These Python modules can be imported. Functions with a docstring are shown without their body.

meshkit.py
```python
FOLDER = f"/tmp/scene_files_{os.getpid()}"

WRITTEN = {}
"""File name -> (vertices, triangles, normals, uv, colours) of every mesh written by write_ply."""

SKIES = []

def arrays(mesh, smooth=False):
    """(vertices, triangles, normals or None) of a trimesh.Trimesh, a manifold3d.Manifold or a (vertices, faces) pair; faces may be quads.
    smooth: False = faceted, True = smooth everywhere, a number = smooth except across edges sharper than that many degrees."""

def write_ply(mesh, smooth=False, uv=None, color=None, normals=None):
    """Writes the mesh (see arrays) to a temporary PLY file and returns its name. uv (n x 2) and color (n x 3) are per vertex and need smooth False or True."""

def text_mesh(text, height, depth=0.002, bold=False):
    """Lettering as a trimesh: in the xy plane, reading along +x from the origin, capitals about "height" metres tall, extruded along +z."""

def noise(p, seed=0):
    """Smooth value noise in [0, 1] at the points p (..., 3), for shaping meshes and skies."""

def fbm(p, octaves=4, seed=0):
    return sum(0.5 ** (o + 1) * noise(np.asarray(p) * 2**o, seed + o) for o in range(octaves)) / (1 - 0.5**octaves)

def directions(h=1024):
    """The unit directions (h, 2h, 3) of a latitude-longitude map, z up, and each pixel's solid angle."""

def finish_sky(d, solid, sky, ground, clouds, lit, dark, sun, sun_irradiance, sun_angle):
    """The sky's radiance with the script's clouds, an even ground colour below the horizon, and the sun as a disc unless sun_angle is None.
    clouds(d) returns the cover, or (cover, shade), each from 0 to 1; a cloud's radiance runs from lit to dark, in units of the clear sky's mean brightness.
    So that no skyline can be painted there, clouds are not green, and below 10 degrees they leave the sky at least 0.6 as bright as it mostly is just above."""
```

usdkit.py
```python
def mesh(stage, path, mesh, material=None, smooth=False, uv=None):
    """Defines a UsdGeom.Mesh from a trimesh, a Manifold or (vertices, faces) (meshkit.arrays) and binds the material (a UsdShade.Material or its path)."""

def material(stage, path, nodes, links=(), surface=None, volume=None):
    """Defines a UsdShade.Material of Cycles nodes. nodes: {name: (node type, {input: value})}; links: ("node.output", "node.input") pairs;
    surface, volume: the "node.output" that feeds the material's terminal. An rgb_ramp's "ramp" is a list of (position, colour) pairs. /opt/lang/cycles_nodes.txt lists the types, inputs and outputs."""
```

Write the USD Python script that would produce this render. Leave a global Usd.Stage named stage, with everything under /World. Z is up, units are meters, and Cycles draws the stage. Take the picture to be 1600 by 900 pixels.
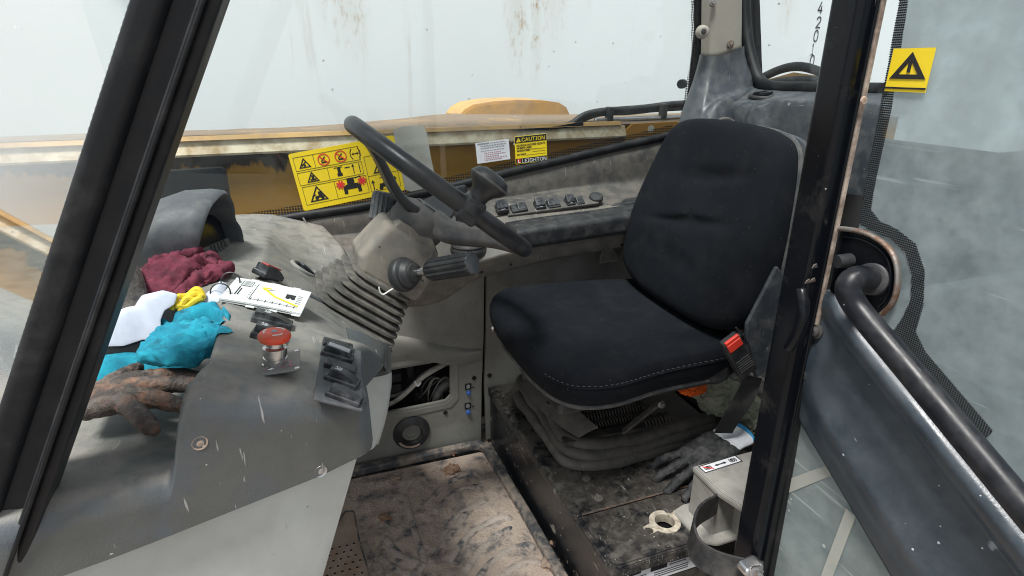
import math
import numpy as np, trimesh, shapely
import shapely.geometry as sg
from shapely import affinity
from shapely.ops import unary_union
from scipy.interpolate import PchipInterpolator, CubicSpline
from scipy.spatial import Delaunay
import manifold3d as m3
from manifold3d import Manifold
import meshkit, usdkit
from meshkit import fbm, noise
from pxr import Usd, UsdGeom, UsdLux, UsdShade, Gf, Sdf

stage = Usd.Stage.CreateInMemory()
UsdGeom.Xform.Define(stage, '/World')
UsdGeom.Scope.Define(stage, '/World/Looks')

# ------------------------------------------------------------------ camera, sky, light
EYE = np.array([0.0, 0.0, 1.20])
YAW, PITCH, FOC = math.radians(20), math.radians(21), 908.0
FWD = np.array([math.sin(YAW) * math.cos(PITCH), math.cos(YAW) * math.cos(PITCH), -math.sin(PITCH)])
RGT = np.array([math.cos(YAW), -math.sin(YAW), 0.0])
UPV = np.cross(RGT, FWD)
cam = UsdGeom.Camera.Define(stage, '/World/camera')
cam.CreateHorizontalApertureAttr(36.0)
cam.CreateVerticalApertureAttr(36.0 * 9 / 16)
cam.CreateFocalLengthAttr(36.0 * FOC / 1600)
cam.CreateClippingRangeAttr((0.02, 2000.0))
cam.AddTransformOp().Set(Gf.Matrix4d(*RGT, 0, *UPV, 0, *(-FWD), 0, *EYE, 1))
cam.CreateExposureAttr(0.78)

SUN_DIR = np.array([-0.28, -0.26, 0.92]); SUN_DIR /= np.linalg.norm(SUN_DIR)
SKY = 0.070
usdkit.material(stage, '/World/Looks/sky', {
    's': ('sky_texture', {'sky_type': 'single_scattering', 'sun_disc': False, 'sun_elevation': math.asin(SUN_DIR[2]),
                          'sun_rotation': math.atan2(SUN_DIR[0], SUN_DIR[1]), 'aerosol_density': 2.0}),
    'tc': ('texture_coordinate', {}),
    'n': ('noise_texture', {'scale': 2.2, 'detail': 6.0, 'roughness': 0.55}),
    'r': ('rgb_ramp', {'ramp': [(0.25, (5.2, 5.6, 6.0)), (0.6, (7.4, 7.7, 8.0)), (0.8, (8.6, 8.7, 8.8))]}),
    'mx': ('mix', {'fac': 0.85}),
    'b': ('background_shader', {'strength': SKY}),
}, [('tc.generated', 'n.vector'), ('n.fac', 'r.fac'), ('s.color', 'mx.color1'), ('r.color', 'mx.color2'), ('mx.color', 'b.color')], surface='b.background')
dome = UsdLux.DomeLight.Define(stage, '/World/sky')
UsdShade.MaterialBindingAPI.Apply(dome.GetPrim()).Bind(UsdShade.Material.Get(stage, '/World/Looks/sky'))
dome.GetPrim().SetCustomDataByKey('kind', 'structure')
sun = UsdLux.DistantLight.Define(stage, '/World/sun')
sun.CreateNormalizeAttr(True)
sun.CreateIntensityAttr(0.95)
sun.CreateAngleAttr(14.0)
sun.CreateColorAttr((1.0, 0.97, 0.93))
zax = SUN_DIR; xax = np.cross([0, 0, 1.0], zax); xax /= np.linalg.norm(xax); yax = np.cross(zax, xax)
sun.AddTransformOp().Set(Gf.Matrix4d(*xax, 0, *yax, 0, *zax, 0, 0, 0, 5, 1))

# ------------------------------------------------------------------ helpers: rays, names, things
def P(px, py, x=None, y=None, z=None):
    """the point of a real plane x=, y= or z= that stands at this spot of the 1600x900 photograph (for measuring)"""
    d = FWD + RGT * (px - 800) / FOC - UPV * (py - 450) / FOC
    t = (x - EYE[0]) / d[0] if x is not None else (y - EYE[1]) / d[1] if y is not None else (z - EYE[2]) / d[2]
    return EYE + d * t

USED = {}
ORIGIN = {}
def numbered(parent, name):
    k = (parent, name); n = USED.get(k, -1) + 1; USED[k] = n
    return f'{parent}/{name}' if n == 0 else f'{parent}/{name}_{n:03d}'

def data(prim, **kw):
    for k, v in kw.items():
        if v: prim.SetCustomDataByKey(k, v)

def thing(name, label, cat, loc=(0, 0, 0), group=None, kind=None):
    path = numbered('/World', name)
    x = UsdGeom.Xform.Define(stage, path); x.AddTranslateOp().Set(Gf.Vec3d(*map(float, loc)))
    data(x.GetPrim(), label=label, category=cat, group=group, kind=kind)
    ORIGIN[path] = np.array(loc, float)
    return path

def as_tm(mesh):
    if isinstance(mesh, trimesh.Trimesh): return mesh
    if hasattr(mesh, 'to_mesh'):
        m = mesh.to_mesh(); return trimesh.Trimesh(np.array(m.vert_properties[:, :3]), np.array(m.tri_verts), process=False)
    if isinstance(mesh, list): return trimesh.util.concatenate([as_tm(x) for x in mesh])
    v, f = mesh; f = np.asarray(f)
    if f.shape[1] == 4: f = np.vstack([f[:, [0, 1, 2]], f[:, [0, 2, 3]]])
    return trimesh.Trimesh(np.asarray(v, float), f, process=False)

def part(parent, name, mesh, mat, smooth=35, label=None):
    path = numbered(parent, name)
    top = '/'.join(parent.split('/')[:3])
    m = as_tm(mesh).copy(); m.apply_translation(-ORIGIN.get(top, np.zeros(3)))
    pr = usdkit.mesh(stage, path, m, f'/World/Looks/{mat}', smooth=smooth)
    data(pr.GetPrim(), label=label)
    return path

def solo(name, mesh, mat, label=None, cat=None, smooth=35, group=None, kind=None):
    path = numbered('/World', name)
    pr = usdkit.mesh(stage, path, as_tm(mesh), f'/World/Looks/{mat}', smooth=smooth)
    data(pr.GetPrim(), label=label, category=cat, group=group, kind=kind)
    return path

# ------------------------------------------------------------------ helpers: shapes
def unit(v): v = np.asarray(v, float); return v / np.linalg.norm(v)
def frame(o, x, y=None, z=None):
    """4x4: columns x, y, z (right-handed), origin o"""
    x = unit(x)
    if z is not None: z = unit(np.asarray(z, float) - x * np.dot(x, z)); y = np.cross(z, x)
    else: y = unit(np.asarray(y, float) - x * np.dot(x, y)); z = np.cross(x, y)
    m = np.eye(4); m[:3, 0], m[:3, 1], m[:3, 2], m[:3, 3] = x, y, z, o
    return m
def axis_frame(o, z, x=(1, 0, 0.013)):
    z = unit(z); x = np.asarray(x, float); x = unit(x - z * np.dot(x, z)); return frame(o, x, np.cross(z, x))
def put(mesh, m): mesh = as_tm(mesh).copy(); mesh.apply_transform(m); return mesh
def W(m, *p): return m[:3, :3] @ np.array(p, float) + m[:3, 3]

def spline(pts, n, closed=False):
    pts = np.asarray(pts, float)
    if closed: pts = np.vstack([pts, pts[:1]])
    t = np.r_[0, np.cumsum(np.linalg.norm(np.diff(pts, axis=0), axis=1) ** 0.5)]
    if len(pts) == 2: return pts[0] + (pts[1] - pts[0]) * np.linspace(0, 1, n)[:, None]
    c = CubicSpline(t, pts, bc_type='periodic' if closed else 'natural')
    return c(np.linspace(0, t[-1], n, endpoint=not closed))

def sweep(pts, prof, closed=False, up=None, scale=None, cap=True):
    """sweeps a closed 2-D profile (k,2) along 3-D points; parallel transport, or a fixed up"""
    pts = np.asarray(pts, float); n = len(pts); prof = np.asarray(prof, float); k = len(prof)
    t = np.roll(pts, -1, 0) - np.roll(pts, 1, 0) if closed else np.gradient(pts, axis=0)
    t /= np.linalg.norm(t, axis=1, keepdims=True) + 1e-12
    a = np.array(up if up is not None else ([0, 0, 1.0] if abs(t[0, 2]) < .9 else [1.0, 0, 0]), float)
    V = []
    for i in range(n):
        if up is not None: a = np.array(up if np.ndim(up) == 1 else up[i], float)
        a = a - t[i] * (a @ t[i]); a /= np.linalg.norm(a) + 1e-12
        b = np.cross(t[i], a); s = 1 if scale is None else scale[i]
        V.append(pts[i] + s * (prof[:, :1] * b + prof[:, 1:] * a))
    V = np.vstack(V); F = []
    for i in range(n if closed else n - 1):
        j = (i + 1) % n
        for q in range(k):
            r = (q + 1) % k
            F += [[i * k + q, i * k + r, j * k + r], [i * k + q, j * k + r, j * k + q]]
    if not closed and cap:
        c0, c1 = len(V), len(V) + 1
        V = np.vstack([V, V[:k].mean(0), V[(n - 1) * k:n * k].mean(0)])
        for q in range(k):
            r = (q + 1) % k
            F += [[c0, r, q], [c1, (n - 1) * k + q, (n - 1) * k + r]]
    return trimesh.Trimesh(V, F, process=False)

def circle(r, k=14, ry=None):
    a = np.arange(k) * 2 * np.pi / k
    return np.c_[r * np.cos(a), (ry or r) * np.sin(a)]
def tube(pts, r, k=14, n=None, closed=False, scale=None, ends=True):
    p = spline(pts, n, closed) if n else np.asarray(pts, float)
    if ends and not closed and scale is None:   # rounded ends
        L = np.linalg.norm(np.diff(p, axis=0), axis=1).sum()
        scale = np.ones(len(p)); e = min(r, L / 3) * 0.6
        d0, d1 = unit(p[0] - p[1]), unit(p[-1] - p[-2])
        p = np.vstack([p[0] + d0 * e, p[0] + d0 * e * .7, p, p[-1] + d1 * e * .7, p[-1] + d1 * e]); scale = np.r_[.35, .8, scale, .8, .35]
    return sweep(p, circle(r, k), closed, scale=scale)

def rrect(w, h, r, k=5):
    r = min(r, w / 2 - 1e-6, h / 2 - 1e-6); out = []
    for cx, cy, a0 in ((w / 2 - r, h / 2 - r, 0), (-w / 2 + r, h / 2 - r, 90), (-w / 2 + r, -h / 2 + r, 180), (w / 2 - r, -h / 2 + r, 270)):
        for a in np.linspace(a0, a0 + 90, k): out.append((cx + r * math.cos(math.radians(a)), cy + r * math.sin(math.radians(a))))
    return np.array(out)

def rbox(sx, sy, sz, r=0.004, seg=12):
    """box centred at the origin with rounded edges"""
    r = min(r, sx / 2.01, sy / 2.01, sz / 2.01)
    s = Manifold.sphere(r, seg)
    pts = [s.translate([x * (sx / 2 - r), y * (sy / 2 - r), z * (sz / 2 - r)]) for x in (-1, 1) for y in (-1, 1) for z in (-1, 1)]
    return as_tm(Manifold.batch_hull(pts))

def hull(points, r=0.0, seg=10):
    """convex hull of points, each a ball of radius r (rounded edges)"""
    if r <= 0: return trimesh.Trimesh(np.asarray(points, float)).convex_hull
    s = Manifold.sphere(r, seg)
    return as_tm(Manifold.batch_hull([s.translate(list(map(float, p))) for p in points]))

def lathe(prof, m=None, k=24):
    """profile (r, z) turned about z; closed where r = 0"""
    prof = [(max(r, 1e-5), z) for r, z in prof]
    a = np.arange(k) * 2 * np.pi / k
    V = np.vstack([np.c_[r * np.cos(a), r * np.sin(a), np.full(k, z)] for r, z in prof]); F = []
    for i in range(len(prof) - 1):
        for q in range(k):
            s = (q + 1) % k
            F += [[i * k + q, i * k + s, (i + 1) * k + s], [i * k + q, (i + 1) * k + s, (i + 1) * k + q]]
    t = trimesh.Trimesh(V, F, process=False)
    return put(t, m) if m is not None else t

def gridmesh(G, thick=None):
    """G (n,m,3) points as a sheet; thick: a vector or a distance along the normal, makes it a closed slab"""
    n, m = G.shape[:2]
    i, j = np.meshgrid(np.arange(n - 1), np.arange(m - 1), indexing='ij')
    a = (i * m + j).ravel(); q = np.c_[a, a + 1, a + m + 1, a + m]
    if thick is None: return as_tm((G.reshape(-1, 3), q))
    if np.ndim(thick) == 0:
        du, dv = np.gradient(G, axis=0), np.gradient(G, axis=1)
        nn = np.cross(du, dv); nn /= np.linalg.norm(nn, axis=2, keepdims=True) + 1e-12
        off = nn * thick
    else: off = np.broadcast_to(np.asarray(thick, float), G.shape)
    V = np.vstack([G.reshape(-1, 3), (G + off).reshape(-1, 3)]); N = n * m
    rim = np.r_[np.arange(m), np.arange(1, n) * m + m - 1, (n - 1) * m + np.arange(m - 2, -1, -1), np.arange(n - 2, 0, -1) * m]
    r2 = np.roll(rim, -1)
    side = np.c_[rim, rim + N, r2 + N, r2]
    t = as_tm((V, np.vstack([q, (q + N)[:, ::-1], side])))
    trimesh.repair.fix_normals(t) if len(t.faces) < 60000 else None
    return t

def surf(rows, nu=8, nv=8, thick=None, lin_u=False):
    """rows: list of lists of 3-D points (same count); monotone splines both ways"""
    A = np.array(rows, float)
    t = np.linspace(0, 1, A.shape[0]); s = np.linspace(0, 1, A.shape[1])
    U = np.linspace(0, 1, (A.shape[0] - 1) * nu + 1); Vv = np.linspace(0, 1, (A.shape[1] - 1) * nv + 1)
    if lin_u: B = np.stack([np.stack([np.interp(U, t, A[:, j, c]) for c in range(3)], -1) for j in range(A.shape[1])], 1)
    else: B = PchipInterpolator(t, A, axis=0)(U)
    B = PchipInterpolator(s, B, axis=1)(Vv)
    return B if thick is None else gridmesh(B, thick)

def extrude(poly, depth, m=None):
    if isinstance(poly, (list, np.ndarray)): poly = sg.Polygon(poly)
    poly = poly.buffer(0)
    ms = [trimesh.creation.extrude_polygon(g, depth, engine='earcut') for g in getattr(poly, 'geoms', [poly]) if g.area > 1e-10]
    t = trimesh.util.concatenate(ms)
    return put(t, m) if m is not None else t

def plate(poly, depth, m=None, bev=0.002):
    """extruded polygon with a small chamfer on the +z edge"""
    if isinstance(poly, (list, np.ndarray)): poly = sg.Polygon(poly)
    cs = m3.CrossSection([np.asarray(poly.exterior.coords)[:-1]] + [np.asarray(i.coords)[:-1] for i in poly.interiors], m3.FillRule.EvenOdd)
    a = Manifold.extrude(cs, depth - bev)
    b = cs.offset(-bev, m3.JoinType.Round)
    k = 3; out = a
    for i in range(k):
        o = bev * (1 - math.sqrt(1 - ((i + 1) / k) ** 2)) if i < k - 1 else bev * .75
        out = out + Manifold.extrude(cs.offset(-o, m3.JoinType.Round), depth - bev + bev * (i + 1) / k)
    t = as_tm(out)
    return put(t, m) if m is not None else t

def pillow(outline, rings, n=72, m=None):
    """outline: closed 2-D points; rings: (inset scale, z) from the bottom centre to the top centre"""
    o = spline(outline, n, True); c = o.mean(0)
    V = [np.array([[c[0], c[1], rings[0][1]]])]
    for s, z in rings[1:-1]: V.append(np.c_[c + (o - c) * s, np.full(n, z)])
    V.append(np.array([[c[0], c[1], rings[-1][1]]]))
    F = []; R = len(rings) - 2
    for q in range(n):
        r = (q + 1) % n
        F.append([0, 1 + r, 1 + q])
        for i in range(R - 1):
            a, b = 1 + i * n, 1 + (i + 1) * n
            F += [[a + q, a + r, b + r], [a + q, b + r, b + q]]
        F.append([1 + R * n, 1 + (R - 1) * n + q, 1 + (R - 1) * n + r])
    t = trimesh.Trimesh(np.vstack(V), F, process=False)
    return put(t, m) if m is not None else t

def sheet(poly, hf, res=0.006, R=0.0, zb=None, edge=None, rings=None):
    """height field over a plan polygon; rounded edge of radius R; skirt down to zb (number or function)"""
    if not isinstance(poly, sg.Polygon): poly = sg.Polygon(poly)
    rings = list(rings) if rings else [0.0] + ([R * f for f in (.02, .08, .18, .32, .5, .72, 1.0)] if R else [res * .5])
    pts = []
    for d in rings:
        g = poly.buffer(-d) if d else poly
        for gg in getattr(g, 'geoms', [g]):
            if gg.is_empty: continue
            L = gg.exterior.length; k = max(8, int(L / (res * .9)))
            pts.append(np.array([gg.exterior.interpolate(i / k, True).coords[0] for i in range(k)]))
    nb = len(pts[0])
    inner = poly.buffer(-max(rings[-1] + res * .6, res * .6))
    x0, y0, x1, y1 = poly.bounds
    gx, gy = np.meshgrid(np.arange(x0, x1, res), np.arange(y0, y1, res))
    gx = gx + (np.arange(gx.shape[0]) % 2)[:, None] * res * .5
    g = np.c_[gx.ravel(), gy.ravel()]
    g = g[shapely.contains_xy(inner, g[:, 0], g[:, 1])]
    XY = np.vstack(pts + [g])
    tri = Delaunay(XY).simplices
    cen = XY[tri].mean(1)
    tri = tri[shapely.contains_xy(poly.buffer(1e-6), cen[:, 0], cen[:, 1])]
    a, b, c = XY[tri[:, 0]], XY[tri[:, 1]], XY[tri[:, 2]]
    ar = (b[:, 0] - a[:, 0]) * (c[:, 1] - a[:, 1]) - (b[:, 1] - a[:, 1]) * (c[:, 0] - a[:, 0])
    tri = tri[np.abs(ar) > 1e-12]; ar = ar[np.abs(ar) > 1e-12]
    tri[ar < 0] = tri[ar < 0][:, ::-1]
    d = shapely.distance(poly.exterior, shapely.points(XY))
    z = hf(XY[:, 0], XY[:, 1], d) if edge is None else hf(XY[:, 0], XY[:, 1])
    if R:
        q = np.clip(R - d, 0, R); z = z - (R - np.sqrt(np.maximum(R * R - q * q, 0)))
    V = np.c_[XY, z]
    if zb is not None:
        zz = np.full(nb, zb) if np.ndim(zb) == 0 and not callable(zb) else zb(XY[:nb, 0], XY[:nb, 1])
        V = np.vstack([V, np.c_[XY[:nb], zz]]); o = len(XY); q = np.arange(nb); r = (q + 1) % nb
        cc = np.sum(XY[:nb, 0] * np.roll(XY[:nb, 1], -1) - np.roll(XY[:nb, 0], -1) * XY[:nb, 1])
        s = np.vstack([np.c_[q, o + q, o + r], np.c_[q, o + r, r]])
        if cc < 0: s = s[:, ::-1]
        tri = np.vstack([tri, s])
    return trimesh.Trimesh(V, tri, process=False)

def ss(x, a=0.0, b=1.0):
    t = np.clip((np.asarray(x, float) - a) / (b - a), 0, 1); return t * t * (3 - 2 * t)

class Ink:
    """flat print: collects 2-D shapes of one colour in a local frame, extruded as one thin mesh"""
    def __init__(s): s.g = []
    def poly(s, pts): s.g.append(sg.Polygon(pts).buffer(0)); return s
    def box(s, x0, y0, x1, y1): s.g.append(sg.box(x0, y0, x1, y1)); return s
    def line(s, pts, w): s.g.append(sg.LineString(pts).buffer(w / 2, cap_style=2, join_style=2)); return s
    def ring(s, x, y, r, w): s.g.append(sg.Point(x, y).buffer(r, 12).difference(sg.Point(x, y).buffer(r - w, 12))); return s
    def disc(s, x, y, r): s.g.append(sg.Point(x, y).buffer(r, 10)); return s
    def frame(s, x0, y0, x1, y1, w): s.g.append(sg.box(x0, y0, x1, y1).difference(sg.box(x0 + w, y0 + w, x1 - w, y1 - w))); return s
    def tri(s, x, y, h, w):
        t = sg.Polygon([(x - h * .58, y), (x + h * .58, y), (x, y + h)]); s.g.append(t.difference(t.buffer(-w))); return s
    def mesh(s, m, d=0.0004): return extrude(unary_union(s.g), d, m)

def text(s, h, m, x=0, y=0, width=None, bold=True, d=0.0006):
    t = meshkit.text_mesh(s, h, d, bold=bold)
    b = t.bounds; t.apply_translation([-b[0, 0], 0, 0])
    if width: t.apply_scale([width / (b[1, 0] - b[0, 0]), 1, 1])
    t.apply_translation([x, y, 0]); return put(t, m)

def shift(m, dz): m = m.copy(); m[:3, 3] += m[:3, 2] * dz; return m

# ------------------------------------------------------------------ materials
def dirty(name, base, dirt=None, amt=0.5, scale=6.0, soft=0.18, rough=0.5, rough_d=0.85, bump=0.15, bscale=180.0, bdist=0.001, spec=0.5, metal=0.0,
          speck=None, speck_amt=0.06, speck_scale=90.0, scratch=None, scratch_amt=0.05, scratch_dir=(1.0, 0.12, 0.12), streak=(1, 1, 1), coat=0.0, sheen=0.0, second=None, second_amt=0.4, second_scale=2.5, vary=0.12, dust_shade=None):
    n = {'g': ('geometry', {}), 'p': ('principled_bsdf', {'metallic': metal, 'specular_ior_level': spec, 'coat_weight': coat, 'coat_roughness': 0.15, 'sheen_weight': sheen, 'sheen_roughness': 0.5}),
         'm': ('mapping', {'scale': streak}), 'nv': ('noise_texture', {'scale': scale * .45, 'detail': 5.0, 'roughness': 0.6}),
         'vr': ('rgb_ramp', {'ramp': [(0.3, tuple(c * (1 - vary) for c in base)), (0.7, tuple(min(1, c * (1 + vary)) for c in base))]}),
         'fn': ('noise_texture', {'scale': bscale, 'detail': 3.0, 'roughness': 0.6}),
         'bp': ('bump', {'strength': bump, 'distance': bdist})}
    L = [('g.position', 'm.vector'), ('m.vector', 'nv.vector'), ('nv.fac', 'vr.fac'), ('g.position', 'fn.vector'), ('fn.fac', 'bp.height'), ('bp.normal', 'p.normal')]
    col, k = 'vr.color', 0
    rgh = None
    def layer(tag, src, color, lo, hi, link):
        nonlocal col
        n[tag + 'r'] = ('map_range', {'range_type': 'smoothstep', 'from_min': lo, 'from_max': hi, 'to_min': 0.0, 'to_max': 1.0, 'clamp': True})
        n[tag + 'x'] = ('mix', {'color2': color})
        L.extend([(src, tag + 'r.value'), (tag + 'r.result', tag + 'x.fac'), (col, tag + 'x.color1')]); col = tag + 'x.color'
        return tag + 'r.result'
    if second is not None:
        n['sn'] = ('noise_texture', {'scale': second_scale, 'detail': 7.0, 'roughness': 0.62, 'distortion': 0.4}); L.append(('m.vector', 'sn.vector'))
        layer('s', 'sn.fac', second, .5 + (0.5 - second_amt) * .4 - .1, .5 + (0.5 - second_amt) * .4 + .1, None)
    if dirt is not None:
        n['dn'] = ('noise_texture', {'scale': scale, 'detail': 9.0, 'roughness': 0.66, 'distortion': 0.25}); L.append(('m.vector', 'dn.vector'))
        c = .5 + (0.5 - amt) * .42
        f = layer('d', 'dn.fac', dirt, c - soft, c + soft, None)
        if dust_shade is not None:      # dust by slope, also painting lit tops lighter and steep faces darker
            n['un'] = ('separate_xyz', {}); n['um'] = ('map_range', {'range_type': 'smoothstep', 'from_min': .35, 'from_max': .92, 'to_min': dust_shade, 'to_max': 1.0, 'clamp': True}); n['uu'] = ('math', {'math_type': 'multiply'})
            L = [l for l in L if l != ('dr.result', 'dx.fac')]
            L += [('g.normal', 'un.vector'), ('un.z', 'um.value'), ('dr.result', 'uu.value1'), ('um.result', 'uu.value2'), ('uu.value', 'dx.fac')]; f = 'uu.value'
        n['rr'] = ('map_range', {'from_min': 0.0, 'from_max': 1.0, 'to_min': rough, 'to_max': rough_d}); L += [(f, 'rr.value'), ('rr.result', 'p.roughness')]
    else:
        n['rr'] = ('map_range', {'from_min': 0.3, 'from_max': 0.7, 'to_min': rough * .85, 'to_max': min(1, rough * 1.15)}); L += [('nv.fac', 'rr.value'), ('rr.result', 'p.roughness')]
    if speck is not None:
        n['kn'] = ('voronoi_texture', {'scale': speck_scale, 'randomness': 1.0}); L.append(('g.position', 'kn.vector'))
        n['ks'] = ('separate_color', {}); L.append(('kn.color', 'ks.color'))
        n['kt'] = ('math', {'math_type': 'multiply_add', 'value2': 0.32, 'value3': 0.0}); L.append(('ks.r', 'kt.value1'))
        n['kc'] = ('math', {'math_type': 'less_than', 'value2': speck_amt}); L.append(('ks.g', 'kc.value1'))
        n['kd'] = ('math', {'math_type': 'less_than'}); L += [('kn.distance', 'kd.value1'), ('kt.value', 'kd.value2')]
        n['km'] = ('math', {'math_type': 'multiply'}); L += [('kc.value', 'km.value1'), ('kd.value', 'km.value2')]
        n['kx'] = ('mix', {'color2': speck}); L += [('km.value', 'kx.fac'), (col, 'kx.color1')]; col = 'kx.color'
    if scratch is not None:
        for q, rot in enumerate(((0.3, 0.5, 0.4), (-0.5, 0.9, 1.3))):
            n[f'cm{q}'] = ('mapping', {'scale': scratch_dir, 'rotation': rot}); n[f'cn{q}'] = ('noise_texture', {'scale': 120.0, 'detail': 3.0, 'roughness': 0.65, 'distortion': .3})
            L += [('g.position', f'cm{q}.vector'), (f'cm{q}.vector', f'cn{q}.vector')]
            layer(f'c{q}', f'cn{q}.fac', scratch, .74 - scratch_amt, .78 - scratch_amt, None)
    L.append((col, 'p.base_color'))
    usdkit.material(stage, f'/World/Looks/{name}', n, L, surface='p.BSDF')

def plain(name, base, rough=0.5, metal=0.0, spec=0.5, coat=0.0):
    usdkit.material(stage, f'/World/Looks/{name}', {'p': ('principled_bsdf', {'base_color': base, 'roughness': rough, 'metallic': metal, 'specular_ior_level': spec, 'coat_weight': coat})}, [], surface='p.BSDF')

DUST = (0.30, 0.265, 0.22); MUD = (0.36, 0.25, 0.185)
dirty('dash_plastic', (0.076, 0.082, 0.080), (0.225, 0.212, 0.188), amt=0.74, scale=30, soft=.24, rough=.40, rough_d=.78, bump=.45, bscale=420, speck=(.40, .40, .39), speck_amt=.014, speck_scale=190, scratch=(.30, .30, .29), scratch_amt=.060, second=(.070, .086, .102), second_amt=.38, second_scale=9, dust_shade=.12)  # dust colour also holds the light-dark step between top and near face
dirty('hood_plastic', (0.055, 0.062, 0.070), (0.115, 0.116, 0.116), amt=0.35, scale=26, soft=.18, rough=.5, bump=.3, bscale=420, scratch=(.2, .2, .2), scratch_amt=.035)
dirty('dash_base', (0.47, 0.50, 0.49), (0.36, 0.37, 0.35), amt=0.40, scale=5, soft=.25, rough=.42, rough_d=.6, bump=.12, bscale=300, speck=(.1, .1, .1), speck_amt=.02, speck_scale=90, vary=.06, scratch=(.30, .30, .29), scratch_amt=.02)
dirty('side_panel', (0.235, 0.236, 0.215), (0.165, 0.16, 0.142), amt=0.42, scale=5, soft=.3, rough=.5, rough_d=.7, bump=.12, bscale=300, speck=(.09, .085, .08), speck_amt=.012, speck_scale=120, vary=.05, second=(.19, .185, .165), second_amt=.35, second_scale=12)
dirty('trim_plastic', (0.050, 0.049, 0.047), (0.115, 0.101, 0.084), amt=0.45, scale=30, soft=.25, rough=.55, rough_d=.85, bump=.35, bscale=400, speck=(.34, .32, .29), speck_amt=.012, speck_scale=150, scratch=(.22, .2, .18), scratch_amt=.055, second=(.034, .036, .039), second_amt=.42, second_scale=6)
dirty('shelf_plastic', (0.092, 0.088, 0.080), (0.165, 0.145, 0.119), amt=0.48, scale=30, soft=.24, rough=.55, rough_d=.85, bump=.3, bscale=400, speck=(.05, .05, .05), speck_amt=.015, speck_scale=160, second=(.062, .06, .056), second_amt=.42, second_scale=8, scratch=(.28,.26,.23), scratch_amt=.05)
dirty('beige_trim', (0.33, 0.305, 0.26), (0.25, 0.23, 0.2), amt=0.4, scale=4, soft=.3, rough=.5, bump=.2, bscale=350, vary=.05)
dirty('corner_plastic', (0.036, 0.043, 0.052), (0.085, 0.088, 0.090), amt=0.36, scale=32, soft=.17, rough=.42, rough_d=.75, bump=.3, bscale=420, scratch=(.2, .2, .2), scratch_amt=.04, speck=(.35, .35, .35), speck_amt=.01, speck_scale=160)
dirty('shroud_plastic', (0.150, 0.140, 0.124), (0.235, 0.205, 0.167), amt=0.46, scale=22, soft=.2, rough=.6, rough_d=.9, bump=.35, bscale=420, speck=(.09, .08, .075), speck_amt=.03, speck_scale=150, second=(.085, .082, .078), second_amt=.36, second_scale=10, scratch=(.3,.27,.23), scratch_amt=.04)
dirty('bellows_rubber', (0.050, 0.049, 0.047), (0.165, 0.15, 0.128), amt=0.48, scale=20, soft=.2, rough=.7, rough_d=.95, bump=.3, bscale=300)
dirty('black_rubber', (0.02, 0.021, 0.023), (0.12, 0.11, 0.1), amt=0.2, scale=10, soft=.2, rough=.5, rough_d=.8, bump=.15, bscale=300)
dirty('wheel_rubber', (0.011, 0.0125, 0.015), (0.045, 0.044, 0.043), amt=0.28, scale=14, soft=.2, rough=.34, rough_d=.6, bump=.25, bscale=500, spec=.4)
dirty('hub_plastic', (0.030, 0.032, 0.035), (0.115, 0.108, 0.10), amt=0.5, scale=16, soft=.2, rough=.5, rough_d=.8, bump=.25, bscale=420)
dirty('black_plastic', (0.013, 0.0145, 0.017), (0.055, 0.053, 0.051), amt=0.25, scale=30, soft=.25, rough=.42, rough_d=.75, bump=.2, bscale=400)
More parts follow.
